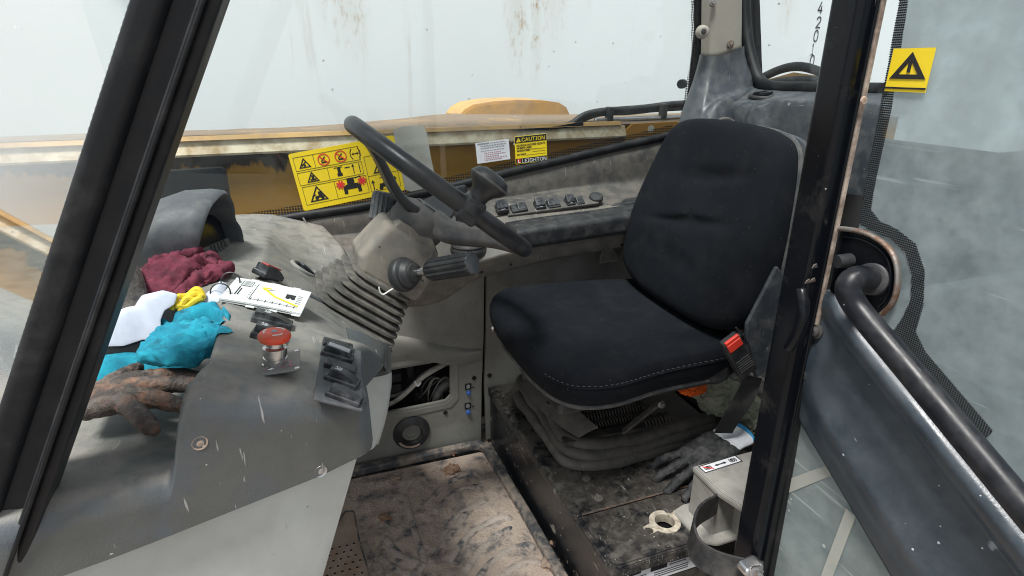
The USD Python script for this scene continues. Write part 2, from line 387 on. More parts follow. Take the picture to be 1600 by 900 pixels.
dirty('gloss_black', (0.0035, 0.0045, 0.0065), (0.03, 0.029, 0.028), amt=0.10, scale=14, soft=.12, rough=.2, rough_d=.6, bump=.05, bscale=60, spec=.22, speck=(.3, .31, .32), speck_amt=.007, speck_scale=220, scratch=(.09, .09, .10), scratch_amt=.02, scratch_dir=(1, 1, .06))
dirty('pillar_grey', (0.016, 0.018, 0.021), (0.034, 0.034, 0.035), amt=0.35, scale=30, soft=.2, rough=.45, rough_d=.7, bump=.15, bscale=300, spec=.22)
dirty('seal_rubber', (0.006, 0.007, 0.0085), (0.03, 0.03, 0.03), amt=0.2, scale=14, rough=.5, rough_d=.7, bump=.15, bscale=300, spec=.25)
dirty('seat_fabric', (0.0070, 0.0085, 0.0115), (0.016, 0.017, 0.019), amt=0.16, scale=16, soft=.25, rough=.9, rough_d=.95, bump=.55, bscale=1100, bdist=.0008, spec=.12, vary=.15, speck=(.10, .10, .10), speck_amt=.025, speck_scale=260)
dirty('seat_piping', (0.035, 0.038, 0.042), (0.12, 0.115, 0.11), amt=0.4, scale=20, rough=.6, bump=.4, bscale=500)
dirty('thread', (0.13, 0.135, 0.15), None, rough=.8)
dirty('suspension_rubber', (0.058, 0.056, 0.053), (0.125, 0.114, 0.098), amt=0.5, scale=26, soft=.22, rough=.6, rough_d=.88, bump=.35, bscale=260, speck=(.35, .33, .3), speck_amt=.02, speck_scale=170, scratch=(.2,.19,.17), scratch_amt=.04)
dirty('box_paint', (0.009, 0.0105, 0.013), (0.078, 0.070, 0.061), amt=0.36, scale=44, soft=.17, rough=.25, rough_d=.8, bump=.35, bscale=260, speck=(.40, .38, .35), speck_amt=.05, speck_scale=220, scratch=(.25, .24, .22), scratch_amt=.055, second=(.05, .046, .041), second_amt=.45, second_scale=8)
dirty('box_side', (0.008, 0.009, 0.011), (0.36, 0.29, 0.225), amt=0.10, scale=18, soft=.05, rough=.25, rough_d=.9, bump=.25, bscale=200, speck=(.42, .38, .34), speck_amt=.05, speck_scale=120, scratch=(.30, .27, .23), scratch_amt=.055, streak=(1, .4, 1))
dirty('floor_mat', (0.040, 0.052, 0.070), (0.46, 0.365, 0.30), amt=0.70, scale=17, soft=.13, rough=.5, rough_d=.95, bump=1.0, bscale=120, bdist=.005, speck=(.5, .45, .4), speck_amt=.06, speck_scale=170, second=(.09, .095, .105), second_amt=.5, second_scale=7)
dirty('rib_mud', (0.05, 0.062, 0.08), (0.42, 0.35, 0.30), amt=0.66, scale=24, soft=.10, rough=.6, rough_d=.95, bump=1.0, bscale=120, bdist=.004)
dirty('floor_rim', (0.05, 0.055, 0.062), (0.28, 0.23, 0.19), amt=0.45, scale=16, soft=.1, rough=.6, rough_d=.95, bump=.5, bscale=150, speck=(.45, .42, .38), speck_amt=.05, speck_scale=150)
dirty('mud', (0.34, 0.225, 0.155), (0.25, 0.12, 0.06), amt=0.4, scale=20, rough=.95, bump=.8, bscale=200, bdist=.003)
dirty('dry_mud', (0.36, 0.28, 0.225), (0.30, 0.21, 0.15), amt=0.45, scale=20, rough=.95, bump=.8, bscale=160, bdist=.003)
dirty('grey_paint', (0.29, 0.285, 0.262), (0.17, 0.162, 0.147), amt=0.4, scale=12, soft=.22, rough=.45, rough_d=.7, bump=.15, bscale=260, speck=(.07, .07, .07), speck_amt=.03, speck_scale=150)
dirty('door_plastic', (0.026, 0.037, 0.049), (0.060, 0.074, 0.087), amt=0.44, scale=16, soft=.2, rough=.32, rough_d=.5, bump=.25, bscale=350, speck=(.45, .48, .5), speck_amt=.03, speck_scale=170, scratch=(.22, .25, .28), scratch_amt=.05)
dirty('bar_black', (0.006, 0.007, 0.010), (0.03, 0.031, 0.034), amt=.3, scale=30, soft=.2, rough=.36, rough_d=.6, bump=.1, bscale=300, spec=.3, speck=(.3, .3, .3), speck_amt=.02, speck_scale=200)
dirty('steel', (0.55, 0.55, 0.56), (0.25, 0.22, 0.2), amt=0.25, scale=40, rough=.3, rough_d=.6, metal=1.0, bump=.1, bscale=500)
dirty('worn_steel', (0.30, 0.285, 0.27), (0.16, 0.09, 0.055), amt=0.45, scale=30, soft=.12, rough=.4, rough_d=.8, metal=.8, bump=.3, bscale=300)
dirty('chrome', (0.72, 0.72, 0.72), (0.42, 0.41, 0.39), amt=0.3, scale=40, rough=.18, rough_d=.5, metal=1.0, bump=.05)
dirty('red_button', (0.62, 0.045, 0.018), (0.50, 0.12, 0.06), amt=0.42, scale=40, soft=.15, rough=.35, rough_d=.7, bump=.1, bscale=300)
dirty('red_plastic', (0.40, 0.03, 0.028), (0.3, 0.1, 0.09), amt=0.4, scale=50, rough=.5)
dirty('buckle_red', (0.75, 0.05, 0.03), None, rough=.4)
dirty('switch_black', (0.011, 0.013, 0.016), (0.085, 0.088, 0.092), amt=0.30, scale=60, soft=.18, rough=.32, rough_d=.7, bump=.12, bscale=400)
plain('legend', (0.55, 0.57, 0.6), .6)
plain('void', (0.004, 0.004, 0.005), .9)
plain('white_print', (0.72, 0.72, 0.70), .6)
plain('black_print', (0.012, 0.012, 0.013), .6)
plain('red_print', (0.62, 0.03, 0.03), .6)
plain('pink_print', (0.36, 0.14, 0.15), .6)
plain('grey_print', (0.25, 0.26, 0.28), .6)
plain('blue_knob', (0.05, 0.13, 0.42), .4)
dirty('yellow_label', (0.80, 0.60, 0.015), (0.72, 0.55, 0.03), amt=.3, scale=20, rough=.4, rough_d=.55, bump=0.02, vary=.05)
dirty('white_label', (0.66, 0.68, 0.72), (0.55, 0.56, 0.58), amt=.4, scale=20, rough=.5, bump=0.03, vary=.05)
dirty('paper', (0.52, 0.55, 0.64), (0.38, 0.41, 0.50), amt=.35, scale=22, soft=.2, rough=.8, bump=.1, vary=.06)
dirty('laminate', (0.66, 0.68, 0.68), (0.52, 0.53, 0.52), amt=.35, scale=18, soft=.25, rough=.3, rough_d=.5, bump=.04, vary=.05)
dirty('maroon_cloth', (0.095, 0.009, 0.026), (0.17, 0.03, 0.05), amt=.4, scale=34, soft=.15, rough=.9, rough_d=.95, bump=.8, bscale=700, vary=.3, second=(.03, .008, .012), second_amt=.28, second_scale=30)
dirty('teal_cloth', (0.004, 0.18, 0.27), (0.012, 0.30, 0.41), amt=.45, scale=40, soft=.15, rough=.85, rough_d=.9, bump=.6, bscale=800, vary=.2, second=(.006, .05, .07), second_amt=.22, second_scale=26)
dirty('yellow_cloth', (0.72, 0.52, 0.03), (0.6, 0.4, 0.03), amt=.4, scale=40, rough=.8, bump=.4, bscale=600)
dirty('brown_leather', (0.055, 0.042, 0.036), (0.24, 0.13, 0.085), amt=.3, scale=42, soft=.12, rough=.6, rough_d=.9, bump=.9, bscale=220, bdist=.003, second=(.15, .12, .105), second_amt=.35, second_scale=30)
dirty('dark_bag', (0.05, 0.045, 0.043), (0.20, 0.17, 0.15), amt=.4, scale=30, soft=.15, rough=.5, bump=.6, bscale=200, bdist=.003)
dirty('glove_black', (0.012, 0.0135, 0.016), (0.07, 0.07, 0.07), amt=.36, scale=40, soft=.15, rough=.7, rough_d=.92, bump=.8, bscale=420, bdist=.0015, speck=(.4, .38, .36), speck_amt=.02, speck_scale=140)
dirty('glove_cuff', (0.55, 0.58, 0.62), (0.42, 0.44, 0.46), amt=.4, scale=30, rough=.9, bump=.7, bscale=700)
dirty('cuff_blue', (0.02, 0.20, 0.42), None, rough=.9)
dirty('green_rag', (0.21, 0.235, 0.165), (0.33, 0.32, 0.25), amt=.45, scale=25, soft=.2, rough=.95, bump=.8, bscale=600, second=(.1, .13, .09), second_amt=.35, second_scale=18)
dirty('orange_cloth', (0.75, 0.13, 0.015), None, rough=.8)
dirty('webbing', (0.018, 0.019, 0.02), (0.06, 0.058, 0.055), amt=.3, scale=20, rough=.7, bump=.6, bscale=900)
dirty('strap_rubber', (0.016, 0.017, 0.019), (0.06, 0.057, 0.053), amt=.4, scale=22, soft=.2, rough=.5, rough_d=.8, bump=.25, bscale=300, spec=.3)
dirty('spring_steel', (0.035, 0.034, 0.032), (0.09, 0.075, 0.06), amt=.4, scale=30, rough=.5, rough_d=.8, bump=.2)
dirty('wire_black', (0.03, 0.03, 0.032), None, rough=.5)
dirty('wire_grey', (0.24, 0.23, 0.21), (0.15, 0.14, 0.12), amt=.4, scale=40, rough=.7)
dirty('wire_white', (0.5, 0.48, 0.43), (0.3, 0.28, 0.24), amt=.4, scale=40, rough=.7)
dirty('cream_grommet', (0.46, 0.42, 0.34), (0.20, 0.17, 0.13), amt=.42, scale=50, soft=.15, rough=.6, bump=.3, bscale=300)
dirty('boom_side', (0.46, 0.215, 0.022), (0.38, 0.17, 0.02), amt=.4, scale=3.5, soft=.3, rough=.4, rough_d=.55, bump=.08, bscale=60, speck=(.6, .55, .45), speck_amt=.05, speck_scale=22, vary=.06)
dirty('boom_lip', (0.72, 0.61, 0.45), (0.40, 0.27, 0.14), amt=.42, scale=16, soft=.16, rough=.5, bump=.1, speck=(.1, .07, .04), speck_amt=.08, speck_scale=55)  # cream base paints sky glare onto the yellow flange, dirt over it
dirty('boom_yellow', (0.55, 0.315, 0.10), (0.36, 0.235, 0.125), amt=.45, scale=10, soft=.2, rough=.6, bump=.1, speck=(.2, .1, .05), speck_amt=.04, speck_scale=40)
dirty('boom_dirt', (0.56, 0.31, 0.10), (0.20, 0.15, 0.105), amt=.88, scale=5.5, soft=.14, rough=.6, rough_d=.95, bump=.4, bscale=80, speck=(.45, .4, .35), speck_amt=.03, speck_scale=40, second=(.11, .085, .065), second_amt=.4, second_scale=9)
dirty('hose_rubber', (0.016, 0.018, 0.021), (0.10, 0.095, 0.09), amt=.3, scale=12, rough=.5, rough_d=.8, bump=.3, bscale=200)
dirty('rust_edge', (0.16, 0.12, 0.095), (0.36, 0.30, 0.25), amt=.45, scale=26, soft=.12, rough=.7, rough_d=.9, bump=.6, bscale=160)
dirty('ground_dirt', (0.26, 0.23, 0.20), (0.18, 0.15, 0.125), amt=.45, scale=1.3, soft=.25, rough=.95, bump=.8, bscale=30, bdist=.02, speck=(.4, .38, .35), speck_amt=.1, speck_scale=20)
dirty('rust_line', (0.16, 0.095, 0.06), (0.06, 0.05, 0.045), amt=.55, scale=60, soft=.1, rough=.95, bump=.5)
plain('mirror_black', (0.008, 0.010, 0.014), .5, spec=.3)
dirty('engine_paint', (0.040, 0.045, 0.050), (0.10, 0.095, 0.088), amt=.35, scale=6, soft=.25, rough=.5, rough_d=.8)

# white painted steel of the container: faint clouds, rust runs under the roof rail, black flecks
def container_paint():
    n = {'g': ('geometry', {}), 'p': ('principled_bsdf', {'roughness': .5, 'specular_ior_level': .35}),
         'a': ('noise_texture', {'scale': 1.1, 'detail': 5.0}), 'ar': ('rgb_ramp', {'ramp': [(.3, (.745, .79, .80)), (.7, (.80, .84, .85))]}),
         'ms': ('mapping', {'scale': (1.0, 1.0, 0.10)}), 's': ('noise_texture', {'scale': 9.0, 'detail': 6.0, 'roughness': .6}),
         'sr': ('map_range', {'range_type': 'smoothstep', 'from_min': .60, 'from_max': .76, 'to_min': 0.0, 'to_max': .45, 'clamp': True}), 'sx': ('mix', {'color2': (.55, .52, .46)}),
         'sep': ('separate_xyz', {}), 'zr': ('map_range', {'range_type': 'smoothstep', 'from_min': 1.02, 'from_max': 1.75, 'to_min': 0.0, 'to_max': 1.0, 'clamp': True}),
         'mr': ('mapping', {'scale': (1.0, 1.0, 0.34)}), 'rn': ('noise_texture', {'scale': 30.0, 'detail': 6.0, 'roughness': .7}),
         'rb': ('noise_texture', {'scale': 2.1, 'detail': 2.0}), 'mb': ('mapping', {'scale': (1.0, 1.0, 0.25), 'location': (0.42, 0.0, 0.0)}),
         'r1': ('map_range', {'range_type': 'smoothstep', 'from_min': .56, 'from_max': .70, 'to_min': 0.0, 'to_max': 1.0, 'clamp': True}),
         'r2': ('map_range', {'range_type': 'smoothstep', 'from_min': .54, 'from_max': .66, 'to_min': 0.0, 'to_max': .95, 'clamp': True}),
         'ra': ('math', {'math_type': 'multiply'}), 'rc': ('math', {'math_type': 'multiply'}), 'rx': ('mix', {'color2': (.42, .27, .13)}),
         'v': ('voronoi_texture', {'scale': 9.0}), 'vs': ('separate_color', {}), 'vt': ('math', {'math_type': 'multiply', 'value2': .085}), 'vd': ('math', {'math_type': 'less_than'}), 'vp': ('math', {'math_type': 'less_than', 'value2': .42}), 'vm': ('math', {'math_type': 'multiply'}), 'vx': ('mix', {'color2': (.10, .11, .12)})}
    L = [('g.position', 'a.vector'), ('a.fac', 'ar.fac'), ('g.position', 'ms.vector'), ('ms.vector', 's.vector'), ('s.fac', 'sr.value'), ('sr.result', 'sx.fac'), ('ar.color', 'sx.color1'),
         ('g.position', 'sep.vector'), ('sep.z', 'zr.value'), ('g.position', 'mr.vector'), ('mr.vector', 'rn.vector'), ('g.position', 'mb.vector'), ('mb.vector', 'rb.vector'), ('rn.fac', 'r1.value'), ('rb.fac', 'r2.value'),
         ('r1.result', 'ra.value1'), ('r2.result', 'ra.value2'), ('ra.value', 'rc.value1'), ('zr.result', 'rc.value2'), ('rc.value', 'rx.fac'), ('sx.color', 'rx.color1'),
         ('g.position', 'v.vector'), ('v.color', 'vs.color'), ('vs.r', 'vt.value1'), ('v.distance', 'vd.value1'), ('vt.value', 'vd.value2'), ('vs.g', 'vp.value1'), ('vd.value', 'vm.value1'), ('vp.value', 'vm.value2'), ('vm.value', 'vx.fac'), ('rx.color', 'vx.color1'), ('vx.color', 'p.base_color')]
    # rust runs down from the roof rail at a few seams
    prev = None
    for q, (c, w, zlo) in enumerate(((P(808, 20, y=3.2)[0], .10, 1.05), (P(862, 20, y=3.2)[0], .12, 1.2), (P(838, 60, y=3.2)[0], .05, .98), (P(545, 20, y=3.2)[0], .13, 1.12), (P(505, 20, y=3.2)[0], .05, 1.25), (3.0, .1, 1.3))):
        n[f'x{q}'] = ('math', {'math_type': 'subtract', 'value2': float(c)}); n[f'y{q}'] = ('math', {'math_type': 'absolute'}); n[f'z{q}'] = ('map_range', {'range_type': 'smoothstep', 'from_min': 0.0, 'from_max': w, 'to_min': 1.0, 'to_max': 0.0, 'clamp': True})
        n[f'h{q}'] = ('map_range', {'range_type': 'smoothstep', 'from_min': zlo, 'from_max': zlo + .5, 'to_min': 0.0, 'to_max': 1.0, 'clamp': True}); n[f'u{q}'] = ('math', {'math_type': 'multiply'})
        L += [('sep.x', f'x{q}.value1'), (f'x{q}.value', f'y{q}.value1'), (f'y{q}.value', f'z{q}.value'), ('sep.z', f'h{q}.value'), (f'z{q}.result', f'u{q}.value1'), (f'h{q}.result', f'u{q}.value2')]
        if prev: n[f'w{q}'] = ('math', {'math_type': 'maximum'}); L += [(prev, f'w{q}.value1'), (f'u{q}.value', f'w{q}.value2')]; prev = f'w{q}.value'
        else: prev = f'u{q}.value'
    n['r1'] = ('map_range', {'range_type': 'smoothstep', 'from_min': .50, 'from_max': .66, 'to_min': 0.0, 'to_max': 1.0, 'clamp': True})
    n['rc'] = ('math', {'math_type': 'multiply'})
    L = [l for l in L if l not in (('ra.value', 'rc.value1'), ('zr.result', 'rc.value2'), ('r1.result', 'ra.value1'), ('r2.result', 'ra.value2'))] + [('r1.result', 'rc.value1'), (prev, 'rc.value2')]
    n['film'] = ('mix', {'color2': (.50, .47, .40)}); n['ff'] = ('math', {'math_type': 'multiply', 'value2': .30})
    L = [l for l in L if l != ('sx.color', 'rx.color1')] + [(prev, 'ff.value1'), ('ff.value', 'film.fac'), ('sx.color', 'film.color1'), ('film.color', 'rx.color1')]
    for k_ in ('ra', 'r2', 'rb', 'mb', 'zr'): n.pop(k_)
    L = [l for l in L if not any(e.split('.')[0] in ('ra', 'r2', 'rb', 'mb', 'zr') for e in l)]
    usdkit.material(stage, '/World/Looks/container_paint', n, L, surface='p.BSDF')
container_paint()

# boom side: ochre paint with a ragged dark brown stain hanging from the top flange at the front end
def boom_side_paint():
    n = {'g': ('geometry', {}), 'p': ('principled_bsdf', {'roughness': .45}), 'a': ('noise_texture', {'scale': 3.0, 'detail': 6.0}),
         'ar': ('rgb_ramp', {'ramp': [(.3, (.42, .19, .016)), (.7, (.50, .245, .03))]}), 'sep': ('separate_xyz', {}),
         'ms': ('mapping', {'scale': (1.0, 1.0, .5)}), 'd': ('noise_texture', {'scale': 11.0, 'detail': 8.0, 'roughness': .6}),
         'e': ('math', {'math_type': 'multiply_add', 'value2': .20}), 'zo': ('math', {'math_type': 'subtract', 'value2': 1.003}), 'xr': ('map_range', {'range_type': 'smoothstep', 'from_min': -.05, 'from_max': .24, 'to_min': 0.0, 'to_max': .30, 'clamp': True}),
         'f': ('math', {'math_type': 'subtract'}), 'fr': ('map_range', {'range_type': 'smoothstep', 'from_min': -.006, 'from_max': .012, 'to_min': 0.0, 'to_max': 1.0, 'clamp': True}), 'mx': ('mix', {'color2': (.035, .018, .014)}),
         'v': ('voronoi_texture', {'scale': 24.0}), 'vs': ('separate_color', {}), 'vt': ('math', {'math_type': 'multiply', 'value2': .11}), 'vd': ('math', {'math_type': 'less_than'}), 'vp': ('math', {'math_type': 'less_than', 'value2': .16}), 'vm': ('math', {'math_type': 'multiply'}), 'vx': ('mix', {'color2': (.55, .46, .36)})}
    L = [('g.position', 'a.vector'), ('a.fac', 'ar.fac'), ('g.position', 'sep.vector'), ('g.position', 'ms.vector'), ('ms.vector', 'd.vector'), ('sep.z', 'zo.value1'), ('d.fac', 'e.value1'), ('zo.value', 'e.value3'), ('sep.x', 'xr.value'),
         ('e.value', 'f.value1'), ('xr.result', 'f.value2'), ('f.value', 'fr.value'), ('fr.result', 'mx.fac'), ('ar.color', 'mx.color1'),
         ('g.position', 'v.vector'), ('v.color', 'vs.color'), ('vs.r', 'vt.value1'), ('v.distance', 'vd.value1'), ('vt.value', 'vd.value2'), ('vs.g', 'vp.value1'), ('vd.value', 'vm.value1'), ('vp.value', 'vm.value2'), ('vm.value', 'vx.fac'), ('mx.color', 'vx.color1'), ('vx.color', 'p.base_color')]
    usdkit.material(stage, '/World/Looks/boom_side_stained', n, L, surface='p.BSDF')
boom_side_paint()

def pane(name, tint=(0.93, 0.96, 0.96), film=(0.5, 0.52, 0.5), film_amt=0.03, scale=8.0, lo=.4, hi=.75, speck_amt=0.0, scratch_amt=0.0, rough=0.02):
    """window glass: clear with a fresnel reflection, under a film of dust with flecks and scratches"""
    n = {'g': ('geometry', {}), 't': ('transparent_bsdf', {'color': tint}), 'gl': ('glossy_bsdf', {'roughness': rough, 'color': (1, 1, 1)}), 'dt': ('vector_math', {'math_type': 'dot_product'}), 'ab': ('math', {'math_type': 'absolute'}), 'om': ('math', {'math_type': 'subtract', 'value1': 1.0}), 'pw': ('math', {'math_type': 'power', 'value2': 5.0}), 'fr': ('math', {'math_type': 'multiply_add', 'value2': .94, 'value3': .03, 'use_clamp': True}), 'm1': ('mix_closure', {}),
         'df': ('diffuse_bsdf', {'color': film}), 'nn': ('noise_texture', {'scale': scale, 'detail': 7.0, 'roughness': .65}),
         'r': ('map_range', {'range_type': 'smoothstep', 'from_min': lo, 'from_max': hi, 'to_min': film_amt * .35, 'to_max': film_amt, 'clamp': True}), 'm2': ('mix_closure', {})}
    L = [('g.normal', 'dt.vector1'), ('g.incoming', 'dt.vector2'), ('dt.value', 'ab.value1'), ('ab.value', 'om.value2'), ('om.value', 'pw.value1'), ('pw.value', 'fr.value1'), ('fr.value', 'm1.fac'), ('t.BSDF', 'm1.closure1'), ('gl.BSDF', 'm1.closure2'), ('g.position', 'nn.vector'), ('nn.fac', 'r.value'), ('m1.closure', 'm2.closure1'), ('df.BSDF', 'm2.closure2')]
    fac = 'r.result'
    if speck_amt:
        n |= {'v': ('voronoi_texture', {'scale': 70.0}), 'vs': ('separate_color', {}), 'vt': ('math', {'math_type': 'multiply', 'value2': .30}), 'vd': ('math', {'math_type': 'less_than'}), 'vp': ('math', {'math_type': 'less_than', 'value2': speck_amt}), 'vm': ('math', {'math_type': 'multiply'}), 'va': ('math', {'math_type': 'maximum'})}
        L += [('g.position', 'v.vector'), ('v.color', 'vs.color'), ('vs.r', 'vt.value1'), ('v.distance', 'vd.value1'), ('vt.value', 'vd.value2'), ('vs.g', 'vp.value1'), ('vd.value', 'vm.value1'), ('vp.value', 'vm.value2'), (fac, 'va.value1'), ('vm.value', 'va.value2')]
        fac = 'va.value'
    if scratch_amt:
        for q, rot in enumerate(((.6, .2, .1), (-.7, .3, .2), (1.4, 0, .1))):
            n |= {f'cm{q}': ('mapping', {'scale': (1.0, .07, 1.0), 'rotation': rot}), f'cn{q}': ('noise_texture', {'scale': 60.0, 'detail': 2.0, 'roughness': .5}), f'cr{q}': ('map_range', {'range_type': 'smoothstep', 'from_min': .74 - scratch_amt, 'from_max': .79 - scratch_amt, 'to_min': 0.0, 'to_max': .8, 'clamp': True}), f'ca{q}': ('math', {'math_type': 'maximum'})}
            L += [('g.position', f'cm{q}.vector'), (f'cm{q}.vector', f'cn{q}.vector'), (f'cn{q}.fac', f'cr{q}.value'), (fac, f'ca{q}.value1'), (f'cr{q}.result', f'ca{q}.value2')]; fac = f'ca{q}.value'
    L.append((fac, 'm2.fac'))
    usdkit.material(stage, f'/World/Looks/{name}', n, L, surface='m2.closure')
pane('clear_glass', film_amt=.012, speck_amt=.012)
pane('dirty_glass', tint=(.72, .8, .8), film=(.34, .39, .39), film_amt=.62, scale=14, lo=.25, hi=.75, speck_amt=.10, scratch_amt=.075, rough=.08)
pane('door_glass', tint=(.8, .87, .88), film=(.30, .35, .365), film_amt=.72, scale=26, lo=.2, hi=.8, speck_amt=.03, scratch_amt=.06, rough=.05)
pane('tape_film', tint=(.75, .78, .76), film=(.52, .53, .49), film_amt=.62, scale=9, lo=.1, hi=.6, rough=.3)
pane('display_glass', tint=(.4, .45, .45), film=(.05, .05, .05), film_amt=.25, rough=.02)

def frit(name, uvdir, vdir, pitch=0.0042):
    """black enamel printed as dots on glass: real holes between them let the light through"""
    n = {'g': ('geometry', {}), 'du': ('vector_math', {'math_type': 'dot_product', 'vector2': tuple(c / pitch for c in uvdir)}), 'dv': ('vector_math', {'math_type': 'dot_product', 'vector2': tuple(c / pitch for c in vdir)}),
         'cx': ('combine_xyz', {}), 'v': ('voronoi_texture', {'scale': 1.0, 'randomness': 0.0, 'dimensions': '2D'}), 'lt': ('math', {'math_type': 'less_than', 'value2': .40}),
         't': ('transparent_bsdf', {}), 'p': ('principled_bsdf', {'base_color': (.012, .013, .015), 'roughness': .4}), 'mx': ('mix_closure', {})}
    L = [('g.position', 'du.vector1'), ('g.position', 'dv.vector1'), ('du.value', 'cx.x'), ('dv.value', 'cx.y'), ('cx.vector', 'v.vector'), ('v.distance', 'lt.value1'), ('lt.value', 'mx.fac'), ('t.BSDF', 'mx.closure1'), ('p.BSDF', 'mx.closure2')]
    usdkit.material(stage, f'/World/Looks/{name}', n, L, surface='mx.closure')
frit('frit_side', (1, 0, 0), (0, 0, 1), .0075)
frit('frit_door', (0, 1, 0), (0, 0, 1), .0026)
frit('frit_front', (0, 1, 0), (0, 0, 1), .006)

# ================================================================== SETTING
gx = np.linspace(-40, 40, 41); gy = np.linspace(-30, 50, 41)
GX, GY = np.meshgrid(gx, gy, indexing='ij')
solo('ground', gridmesh(np.stack([GX, GY, -0.95 + 0.03 * fbm(np.stack([GX, GY, 0 * GX], -1) * .4)], -1)), 'ground_dirt', 'bare grey brown dirt ground of the yard', 'ground', smooth=True, kind='structure')

# the white container behind the machine
ct = thing('shipping_container', 'tall white painted steel container with rust runs and a vertical number, behind the machine', 'container', (1.2, 3.2, -.75))
xs = [-4.6, -1.25, P(992, 20, y=3.2)[0], 4.1, 7.4]
for a, b in zip(xs[:-1], xs[1:]):
    part(ct, 'wall_panel', put(rbox(b - a - .0006, .05, 2.98, .0012), trimesh.transformations.translation_matrix([(a + b) / 2, 3.225, .76])), 'container_paint')
part(ct, 'top_rail', put(rbox(12.0, .12, .14, .01), trimesh.transformations.translation_matrix([1.4, 3.23, 2.33])), 'container_paint')
part(ct, 'bottom_rail', put(rbox(12.0, .12, .16, .01), trimesh.transformations.translation_matrix([1.4, 3.23, -.81])), 'container_paint')
for i, (ch, px, py) in enumerate(zip('42010', (1282, 1279, 1275, 1272, 1269), (21, 44, 65, 86, 103.5))):
    q = P(px - 5, py, y=3.198)
    part(ct, 'number', text(ch, .070, frame(q, (1, 0, 0), (0, 0, 1)), width=.038 if ch != '1' else .016, bold=False), 'black_print', smooth=False)

# the boom along the far side of the cab
bm = thing('boom', 'ochre yellow telescopic boom with dirty top and brown stain, lying outside the far window', 'boom', (.5, 2.0, .4))
near = [(120, 219), (300, 212), (430, 209.5), (560, 207), (720, 203), (900, 197), (1090, 187)]
far = [(120, 216), (300, 209.5), (430, 205), (560, 194), (720, 177), (885, 179), (1090, 183)]
rn = [P(x, y, y=1.965) for x, y in near]; rf = [P(x, y, y=2.42) for x, y in far]
rn[0][0] = -2.6; rf[0][0] = -2.6; rn[-1][0] = 2.6; rf[-1][0] = 2.6
rm = [a * .5 + b * .5 + np.array([0, 0, .012]) for a, b in zip(rn, rf)]
back = [p * [1, 1, 0] + [0, .06, .62] for p in rf]
G = surf([rn, rm, rf, back], 6, 10)
G[..., 2] += .006 * (fbm(G * 7.0) - .5) * (np.arange(G.shape[0])[:, None] < 13)
part(bm, 'top_cover', gridmesh(G), 'boom_dirt', smooth=45)
lip = np.array([(-2.6, 1.95), (2.6, 1.95)])
zt = float(np.mean([p[2] for p in rn[1:-1]]))
prof = [(-.0, 0), (.012, .004), (.014, .010)]
def xprism(poly_yz, x0, x1):
    """polygon in (y,z) extruded along x"""
    m = np.array([[0, 0, 1, x0], [1, 0, 0, 0], [0, 1, 0, 0], [0, 0, 0, 1.0]])
    return extrude(poly_yz, x1 - x0, m)
xe = P(978, 205, y=1.95)[0]
part(bm, 'top_bead', xprism([(1.950, zt - .006), (1.975, zt - .002), (1.975, zt + .006), (1.958, zt + .006)], -2.6, xe - .02), 'boom_yellow')
part(bm, 'top_flange', xprism([(1.945, zt - .045), (1.962, zt - .008), (1.98, zt - .008), (1.98, zt - .052), (1.95, zt - .052)], -2.6, xe), 'boom_lip')
part(bm, 'side_plate', xprism([(1.985, .30), (1.985, zt - .02), (2.02, zt - .02), (2.02, .30)], -2.6, 2.6), 'boom_side_stained')
part(bm, 'rear_side_plate', extrude([(xe + .002, zt - .03), (xe + .03, zt - .005), (1.75, zt + .002), (1.75, .45), (xe + .002, .45)], .02, frame((0, 1.975, 0), (1, 0, 0), (0, 0, 1))), 'boom_side')
hump = [P(x, y, y=2.36) for x, y in ((716, 181), (724, 171), (738, 163), (770, 158), (805, 156), (845, 156.5), (872, 160), (883, 167), (890, 182))]
hp = [(p[0], p[2]) for p in hump] + [(hump[-1][0], .95), (hump[0][0], .95)]
part(bm, 'hump_cover', plate(sg.Polygon(hp), .22, frame((0, 2.56, 0), (1, 0, 0), (0, 0, 1)), .012), 'boom_yellow')
sl = [P(x, y, y=1.985) for x, y in ((796, 202.5), (850, 198), (905, 189), (905, 196), (850, 201.5))]
part(bm, 'hose_slot', extrude([(p[0], p[2]) for p in sl], .012, frame((0, 1.963, 0), (1, 0, 0), (0, 0, 1))), 'void')

hs = thing('hydraulic_hoses', 'bundle of black hydraulic hoses clipped to a bare steel pipe along the boom', 'hose', (1.2, 2.05, 1.0))
for path, r, mt, nm in (([(862, 197), (892, 194), (906, 184), (926, 176), (960, 172), (1010, 168), (1040, 164), (1100, 160)], .0125, 'hose_rubber', 'hose'),
                        ([(870, 196), (897, 193), (914, 186), (940, 178), (975, 176.5), (1020, 172), (1100, 168)], .009, 'hose_rubber', 'hose'),
                        ([(930, 188), (960, 187), (1010, 184.5), (1100, 181)], .0085, 'steel', 'pipe')):
    part(hs, nm, tube([P(x, y, y=2.04 - (.02 if nm == 'pipe' else 0)) for x, y in path], r, 12, 40), mt)
for px, py in ((952, 179), (1036, 173)):
    q = P(px, py, y=2.02)
    part(hs, 'clip', put(rbox(.022, .035, .056, .006), trimesh.transformations.translation_matrix(q)), 'hose_rubber')
q = P(1068, 131, y=1.86)
part(hs, 'end_cap', put(lathe([(0, 0), (.013, 0), (.016, .004), (.016, .03), (0, .03)], k=18), axis_frame(q, (-.6, -.5, .0))), 'hose_rubber')

# machine body behind the cab, seen dimly through the door glass
mb = thing('machine_body', 'dark grey rear body side of the machine, behind the open door', 'machine body', (2.0, 1.2, -.4))
part(mb, 'engine_cover', put(rbox(2.4, 1.1, 1.25, .06), trimesh.transformations.translation_matrix([2.75, 1.2, .22])), 'engine_paint')
part(mb, 'mudguard', put(rbox(1.2, .35, .06, .02), trimesh.transformations.translation_matrix([2.2, .48, .15])), 'engine_paint')

